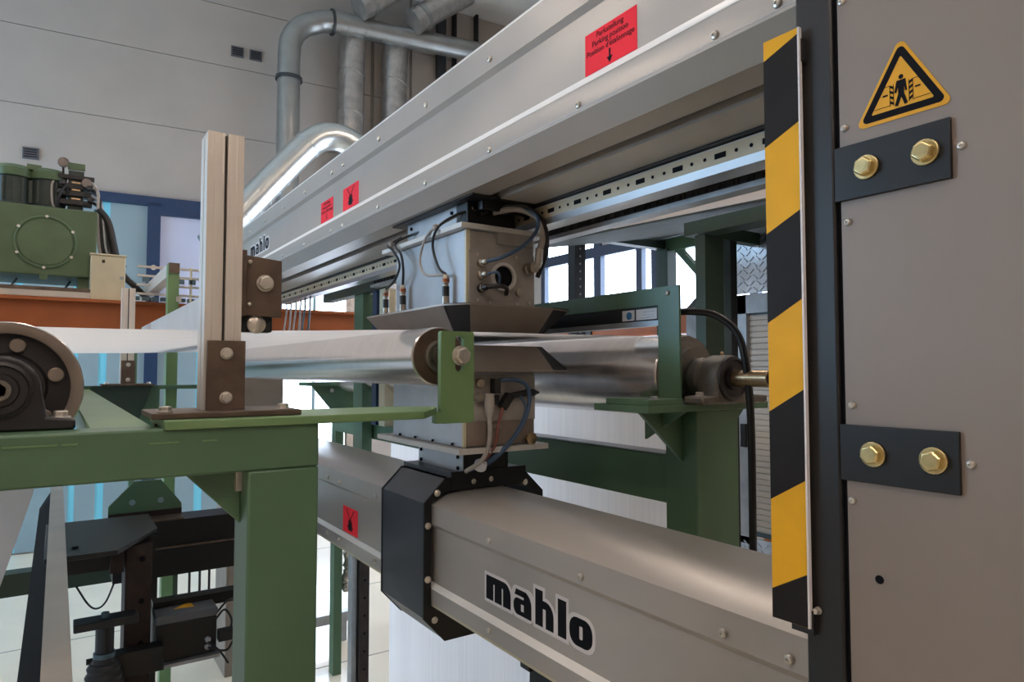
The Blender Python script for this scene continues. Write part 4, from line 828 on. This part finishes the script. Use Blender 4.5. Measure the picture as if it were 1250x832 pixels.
MB().cyl((0, 5.45, 2.82), (0, 5.45, 2.90), .007, n=8).build('gauge_stem', 'dark_rust', g)
MB().lathe((.135, 5.39, 2.775), (0, -1, 0), [(.03, 0), (.03, .02), (0, .018)], 18).build('pressure_gauge', 'dial', hu)
for q in range(5):
    MB().tube([(.14 + .012 * q, 5.40, 2.80 - .05 * q), (.20 + .01 * q, 5.37, 2.72 - .04 * q), (.205 + .016 * q, 5.36, 2.50), (.22 + .02 * q, 5.36, 2.32), (.26 + .03 * q, 5.38, 2.22)], .011, 8).build('hose', ('cable_grey', 'cable_black', 'galv', 'cable_black', 'slate')[q], hu)
MB().tube([(-.04, 5.42, 2.8), (-.06, 5.40, 2.74), (-.055, 5.40, 2.62), (-.03, 5.42, 2.57)], .007, 8).build('hose', 'cable_grey', hu)
MB().tube([(-.03, 5.40, 2.57), (-.02, 5.37, 2.66), (.02, 5.37, 2.74), (.03, 5.4, 2.68)], .009, 8).build('hose', 'cable_black', hu)
MB().tube([(.21, 5.36, 2.60), (.27, 5.34, 2.5), (.34, 5.33, 2.2), (.44, 5.34, 2.08), (.53, 5.4, 2.0)], .022, 10).build('hose', 'cable_black', hu)
for x0 in (-.32, -.02): MB().bar((x0, 5.6, 1.99), (x0 + .08, 5.6, 2.12), .012, .012).build('stay', 'slate', hu)
cx = thing('cream_control_box', (.26, 5.3, 1.965), 'cream control box standing beside the green hydraulic tank', 'box')
MB().box(.165, .365, 5.20, 5.45, 1.966, 2.265).build('box_body', 'cream', cx, .005)
MB().box(.16, .37, 5.19, 5.46, 2.265, 2.275).build('lid', 'cream', cx)
MB().box(.228, .245, 5.196, 5.2, 2.215, 2.235).build('button', 'dark_rust', cx); MB().box(.332, .355, 5.196, 5.2, 2.11, 2.13).build('latch', 'galv', cx)
gb = thing('guide_beam', (.43, 3.4, 1.6), 'pale painted guide beam rising out behind the web near the uprights', 'beam')
MB().box(.40, .50, 2.44, 4.45, 1.615, 1.752).build('beam_body', 'white_plate', gb, .003)
MB().box(.40, .50, 2.42, 2.44, 1.61, 1.757).build('end_plate', 'galv', gb)
cv = thing('pale_rail', (.52, 5.3, 2.03), 'pale box rail sloping away behind the green post at left', 'rail')
MB().box(.50, .56, 4.22, 6.6, 2.03, 2.10).build('rail_body', 'white_plate', cv); MB().box(.505, .555, 4.2, 4.22, 2.035, 2.095).build('end_cap', 'raw_steel', cv)
MB().box(.51, .55, 6.4, 6.5, FZ, 2.03).build('leg', 'green', cv)
rk = thing('rod_rack', (.85, 5.05, 1.965), 'rack of pale rods and clips behind the aluminium upright', 'rack')
for x in (.735, .80, .87, .94): MB().box(x, x + .012, 5.0, 5.02, 1.965, 2.20).build('rod', 'cream', rk)
for z in (2.0, 2.06, 2.12, 2.18): MB().box(.42, 1.15, 5.02, 5.04, z, z + .014).build('cross_rod', 'bench', rk)
for i in range(10): MB().box(.45 + i * .07, .49 + i * .07, 5.0, 5.03, 2.085, 2.115).build('clip', 'slate', rk)
for i in range(7): MB().box(.40 + i * .055, .44 + i * .055, 5.04, 5.1, 1.967, 1.99).build('clip', 'slate', rk)
gp = thing('grey_cabinet', (1.1, 4.9, FZ), 'plain grey cabinet side behind the foot of the near upright', 'cabinet')
MB().box(.95, 1.30, 4.75, 5.1, FZ, 1.50).build('cabinet_body', 'tray_grey', gp, .004); MB().box(.97, 1.28, 4.745, 4.75, -.4, 1.45).build('cabinet_door', 'tray_grey', gp)
# dangling cables under the far end of the upper beam
for i, (x, y, m, lab) in enumerate(((1.30, 4.6, 'cable_grey', 'thin pale cable loop dangling under the far beam end, left one'), (1.30, 4.38, 'cable_grey', 'thin pale cable loop dangling under the far beam end, middle one'), (1.30, 4.18, 'slate', 'blue grey cable loop dangling under the far beam end, right one'))):
    tag(MB().tube([(x, y + .10, 1.966), (x, y + .10, 1.90), (x - .01, y + .12, 1.76), (x, y + .09, 1.70), (x, y + .03, 1.76), (x, y + .0, 1.90), (x, y - .01, 1.966)], .006, 8).build('hanging_cable', m), lab, 'cable', 'cables dangling under the beam')
gx = thing('green_crosspiece', (1.5, 3.9, 1.5), 'green crosspiece and short post under the far end of the slotted rail', 'bracket')
MB().box(1.44, 1.50, 3.42, 4.35, 1.945, 2.0).build('crosspiece', 'green_dark', gx); MB().box(1.46, 1.52, 3.70, 3.84, .9, 1.945).build('post', 'green', gx); MB().box(1.462, 1.518, 3.71, 3.80, FZ, .9).build('lower_post', 'dark_rust', gx); MB().box(1.425, 1.455, 3.74, 3.80, FZ, 1.0).build('side_profile', 'galv', gx)
for i in range(9): MB().cyl((1.49, 3.708, .4 - i * .1), (1.49, 3.7105, .4 - i * .1), .008, n=8).build('bolt_hole', 'ink', gx)
MB().box(1.46, 1.52, 3.50, 3.56, 1.2, 1.945).build('profile_strip', 'blue_frame', gx); MB().box(1.46, 1.52, 3.38, 3.46, 1.2, 1.945).build('profile_strip', 'cream', gx)

# ================================================================== LOWER LEFT MECHANISM
ws = thing('long_channel', (0, 2.5, .93), 'long pale channel with dark side running under the foreground frame', 'channel')
MB().box(-.012, .036, 1.05, 3.9, .925, .95).build('top_face', 'bench', ws); MB().prism([(-.012, .925), (-.012, .90), (-.044, .84), (-.054, .85)], 'y', 1.05, 3.9).build('side_face', 'black_matte', ws)
MB().box(-.012, .036, 3.9, 4.15, .90, .95).build('end_bracket', 'black', ws)
dp = thing('black_column', (.24, 2.75, FZ), 'dark rusty steel column with black top plate below the web', 'column')
MB().box(.205, .285, 2.62, 2.75, FZ, .91).build('column_post', 'dark_rust', dp, .003)
for z in (.86, .72, .58, .40, .2): MB().cyl((.255, 2.62, z), (.255, 2.617, z), .009, n=10).build('bolt_hole', 'ink', dp)
MB().prism([(-.02, 2.45), (.17, 2.45), (.31, 2.72), (.31, 3.0), (-.02, 3.0)], 'z', .925, .94).build('top_plate', 'black_satin', dp, .002)
MB().lathe((.06, 2.55, .94), (0, 0, 1), [(.010, 0), (.009, .005), (0, .006)], 10).build('plate_bolt', 'ink', dp)
MB().box(-.02, .30, 2.66, 2.98, .83, .924).build('under_box', 'black', dp)
MB().box(.16, .20, 2.60, 2.64, .83, .92).build('clip', 'dark_rust', dp)
MB().cyl((.10, 2.6, .56), (.20, 2.6, .56), .01, n=8).build('stub', 'dark_rust', dp)
bt = thing('black_traverse', (.5, 3.2, .67), 'black double traverse carrying the green trapezoid plate', 'beam')
MB().box(.20, .95, 3.1, 3.25, .78, .885).build('upper_beam', 'black', bt); MB().box(.20, .95, 3.1, 3.25, .66, .765).build('lower_beam', 'black', bt)
MB().box(.33, .95, 3.092, 3.10, .772, .780).build('edge_rail', 'raw_steel', bt); MB().box(.21, .45, 3.1, 3.2, .885, .892).build('shim_plate', 'raw_steel', bt)
tz = MB().prism([(.185, .90), (.455, .90), (.455, .935), (.375, 1.04), (.275, 1.04), (.185, .945)], 'y', 3.2, 3.215).build('trapezoid_plate', 'green', bt); tz['label'] = 'green trapezoid plate with two holes'
MB().box(.185, .455, 3.195, 3.2, .892, .915).build('weld_bead', 'dark_rust', tz)
for x in (.27, .375): MB().cyl((x, 3.199, .955), (x, 3.2005, .955), .012, n=12).build('plate_hole', 'gate_cyan', tz)
for x in (.28, .85): MB().box(x, x + .08, 3.12, 3.22, FZ, .66).build('leg', 'black', bt)
jb = thing('junction_box', (.39, 2.6, .5), 'dark grey junction box with yellow warning triangle on its lid', 'box')
MB().box(.30, .492, 2.60, 2.78, .505, .632).build('box_body', 'black', jb, .004); MB().box(.297, .495, 2.597, 2.783, .632, .660).build('lid', 'lid_sheen', jb, .005)
MB().prism([(.36, 2.66), (.425, 2.65), (.42, 2.72)], 'z', .6602, .6608).build('warning_triangle', 'sign_yellow', jb)
for z in (.53, .555): MB().lathe((.462, 2.60, z), (0, -1, 0), [(.010, 0), (.010, .01), (.006, .014), (0, .014)], 12).build('cable_gland', 'galv', jb)
MB().box(.29, .50, 2.58, 2.62, .492, .503).build('mount_rail', 'galv', jb)
for p in ([(.492, 2.64, .62), (.53, 2.62, .67), (.57, 2.66, .66), (.60, 2.75, .66), (.70, 2.9, .68)], [(.492, 2.64, .60), (.52, 2.62, .64), (.545, 2.62, .60), (.54, 2.63, .55)], [(.462, 2.585, .53), (.52, 2.58, .51), (.56, 2.62, .53), (.66, 2.7, .55)], [(.462, 2.585, .55), (.50, 2.58, .51), (.53, 2.59, .46)]): MB().tube(p, .004, 6).build('cable', 'cable_black', jb)
MB().box(.50, .57, 2.60, 2.64, .535, .57).build('plug', 'rubber', jb)
gm = thing('drive_actuator', (.12, 2.5, FZ), 'black linear actuator with rubber bellows and cross arms', 'actuator')
MB().box(.06, .235, 2.48, 2.55, .695, .72).build('arm', 'black_satin', gm, .003); MB().cyl((.145, 2.515, .72), (.145, 2.515, .735), .012, n=10).build('arm_bolt', 'slate', gm)
MB().cyl((.145, 2.515, .60), (.145, 2.515, .70), .026, n=20).build('rod', 'black', gm); MB().cyl((.145, 2.515, .598), (.145, 2.515, .612), .031, n=20).build('rod_ring', 'slate', gm)
MB().lathe((.145, 2.515, .60), (0, 0, -1), [(.03, 0), (.034, .018)] + [(.04 + .014 * (k / 6) + (.006 if k % 2 else 0), .02 + k * .013) for k in range(8)] + [(.06, .13), (0, .13)], 26).build('bellows', 'rubber', gm)
MB().box(.085, .21, 2.45, 2.58, .30, .475).build('gear_housing', 'bearing_black', gm, .008)
MB().lathe((.148, 2.45, .42), (0, -1, 0), [(.045, 0), (.045, .012), (.036, .016), (0, .016)], 24).build('gear_cover', 'bearing_black', gm)
MB().box(.13, .32, 2.55, 2.612, .50, .58).build('carrier', 'black', gm, .003); MB().box(.30, .78, 2.70, 2.76, .64, .68).build('carrier_bar', 'black', gm)
MB().box(.10, .2, 2.47, 2.57, FZ, .30).build('stand', 'black', gm)
tag(MB().tube([(.105, 4.14, .40), (.16, 4.13, .30), (.20, 4.13, .27), (.24, 4.13, .30), (.28, 4.14, .40)], .005, 8).build('drooping_wire', 'cable_black'), 'thin wire drooping below the dark far rail', 'cable')
fn = thing('bar_fence', (1.0, 5.5, FZ), 'row of thin dark upright bars with one thick post at lower left', 'fence')
for x in (.845, .915, .98, 1.05): MB().cyl((x, 5.5, FZ), (x, 5.5, .25), .009, n=8).build('fence_bar', 'black', fn)
MB().box(1.075, 1.17, 5.45, 5.55, FZ, .3).build('fence_post', 'slate', fn); MB().box(.69, 1.20, 5.48, 5.52, .22, .27).build('fence_rail', 'green_dark', fn)
MB().box(.70, .76, 5.45, 5.5, FZ, .22).build('fence_post', 'green_dark', fn)
sbt = thing('beam_stay', (1.1, 1.5, .6), 'black bracket stay under the lower beam near the logo', 'bracket')
MB().prism([(1.17, .787), (1.56, .787), (1.56, .77), (1.30, .755), (1.30, .60), (1.17, .60)], 'y', 1.40, 1.43).build('stay_plate', 'black', sbt) if False else MB().box(.97, 1.30, 1.36, 1.40, .765, .787).build('stay_plate', 'black', sbt, .003)
MB().box(1.0, 1.06, 1.30, 1.40, FZ, .765).build('stay_leg', 'black', sbt)

hs = thing('hanging_sheet', (-.4, 1.5, FZ), 'white slanted sheet below the infeed roller at the left edge', 'sheet')
MB().prism([(-.02, 1.33), (-.031, 1.278), (-.085, 1.08), (-.25, .45), (-.9, .45), (-.9, 1.33)], 'y', 1.50, 1.504).build('sheet', 'film', hs)
MB().cyl((-.9, 1.5, .45), (-.25, 1.5, .45), .02, n=12).build('bottom_rod', 'galv', hs); MB().box(-.85, -.80, 1.48, 1.53, FZ, .45).build('stand', 'black', hs)
pw = thing('plastic_wrap', (1.64, 4.42, .05), 'crumpled clear plastic wrap hanging beside the slim green post', 'wrap')
MB().tube([(1.645, 4.42, .02), (1.64, 4.425, .10), (1.655, 4.42, .18), (1.645, 4.42, .28), (1.64, 4.425, .36), (1.63, 4.42, 1.1)], [.02 + .02 * random.random() for _ in range(20)] + [.006] * 30, 14).build('wrap_sheet', 'foil', pw)
MB().box(1.60, 1.645, 4.40, 4.44, 1.09, 1.11).build('hook', 'galv', pw)
fr_ = thing('low_rail', (1.4, 4.95, FZ), 'low grey tube rail just above the floor beyond the slim green post', 'rail')
MB().box(1.32, 1.85, 4.9, 4.96, -.36, -.29).build('tube', 'galv', fr_)
for x in (1.33, 1.78): MB().box(x, x + .05, 4.9, 4.96, FZ, -.36).build('foot', 'galv', fr_)
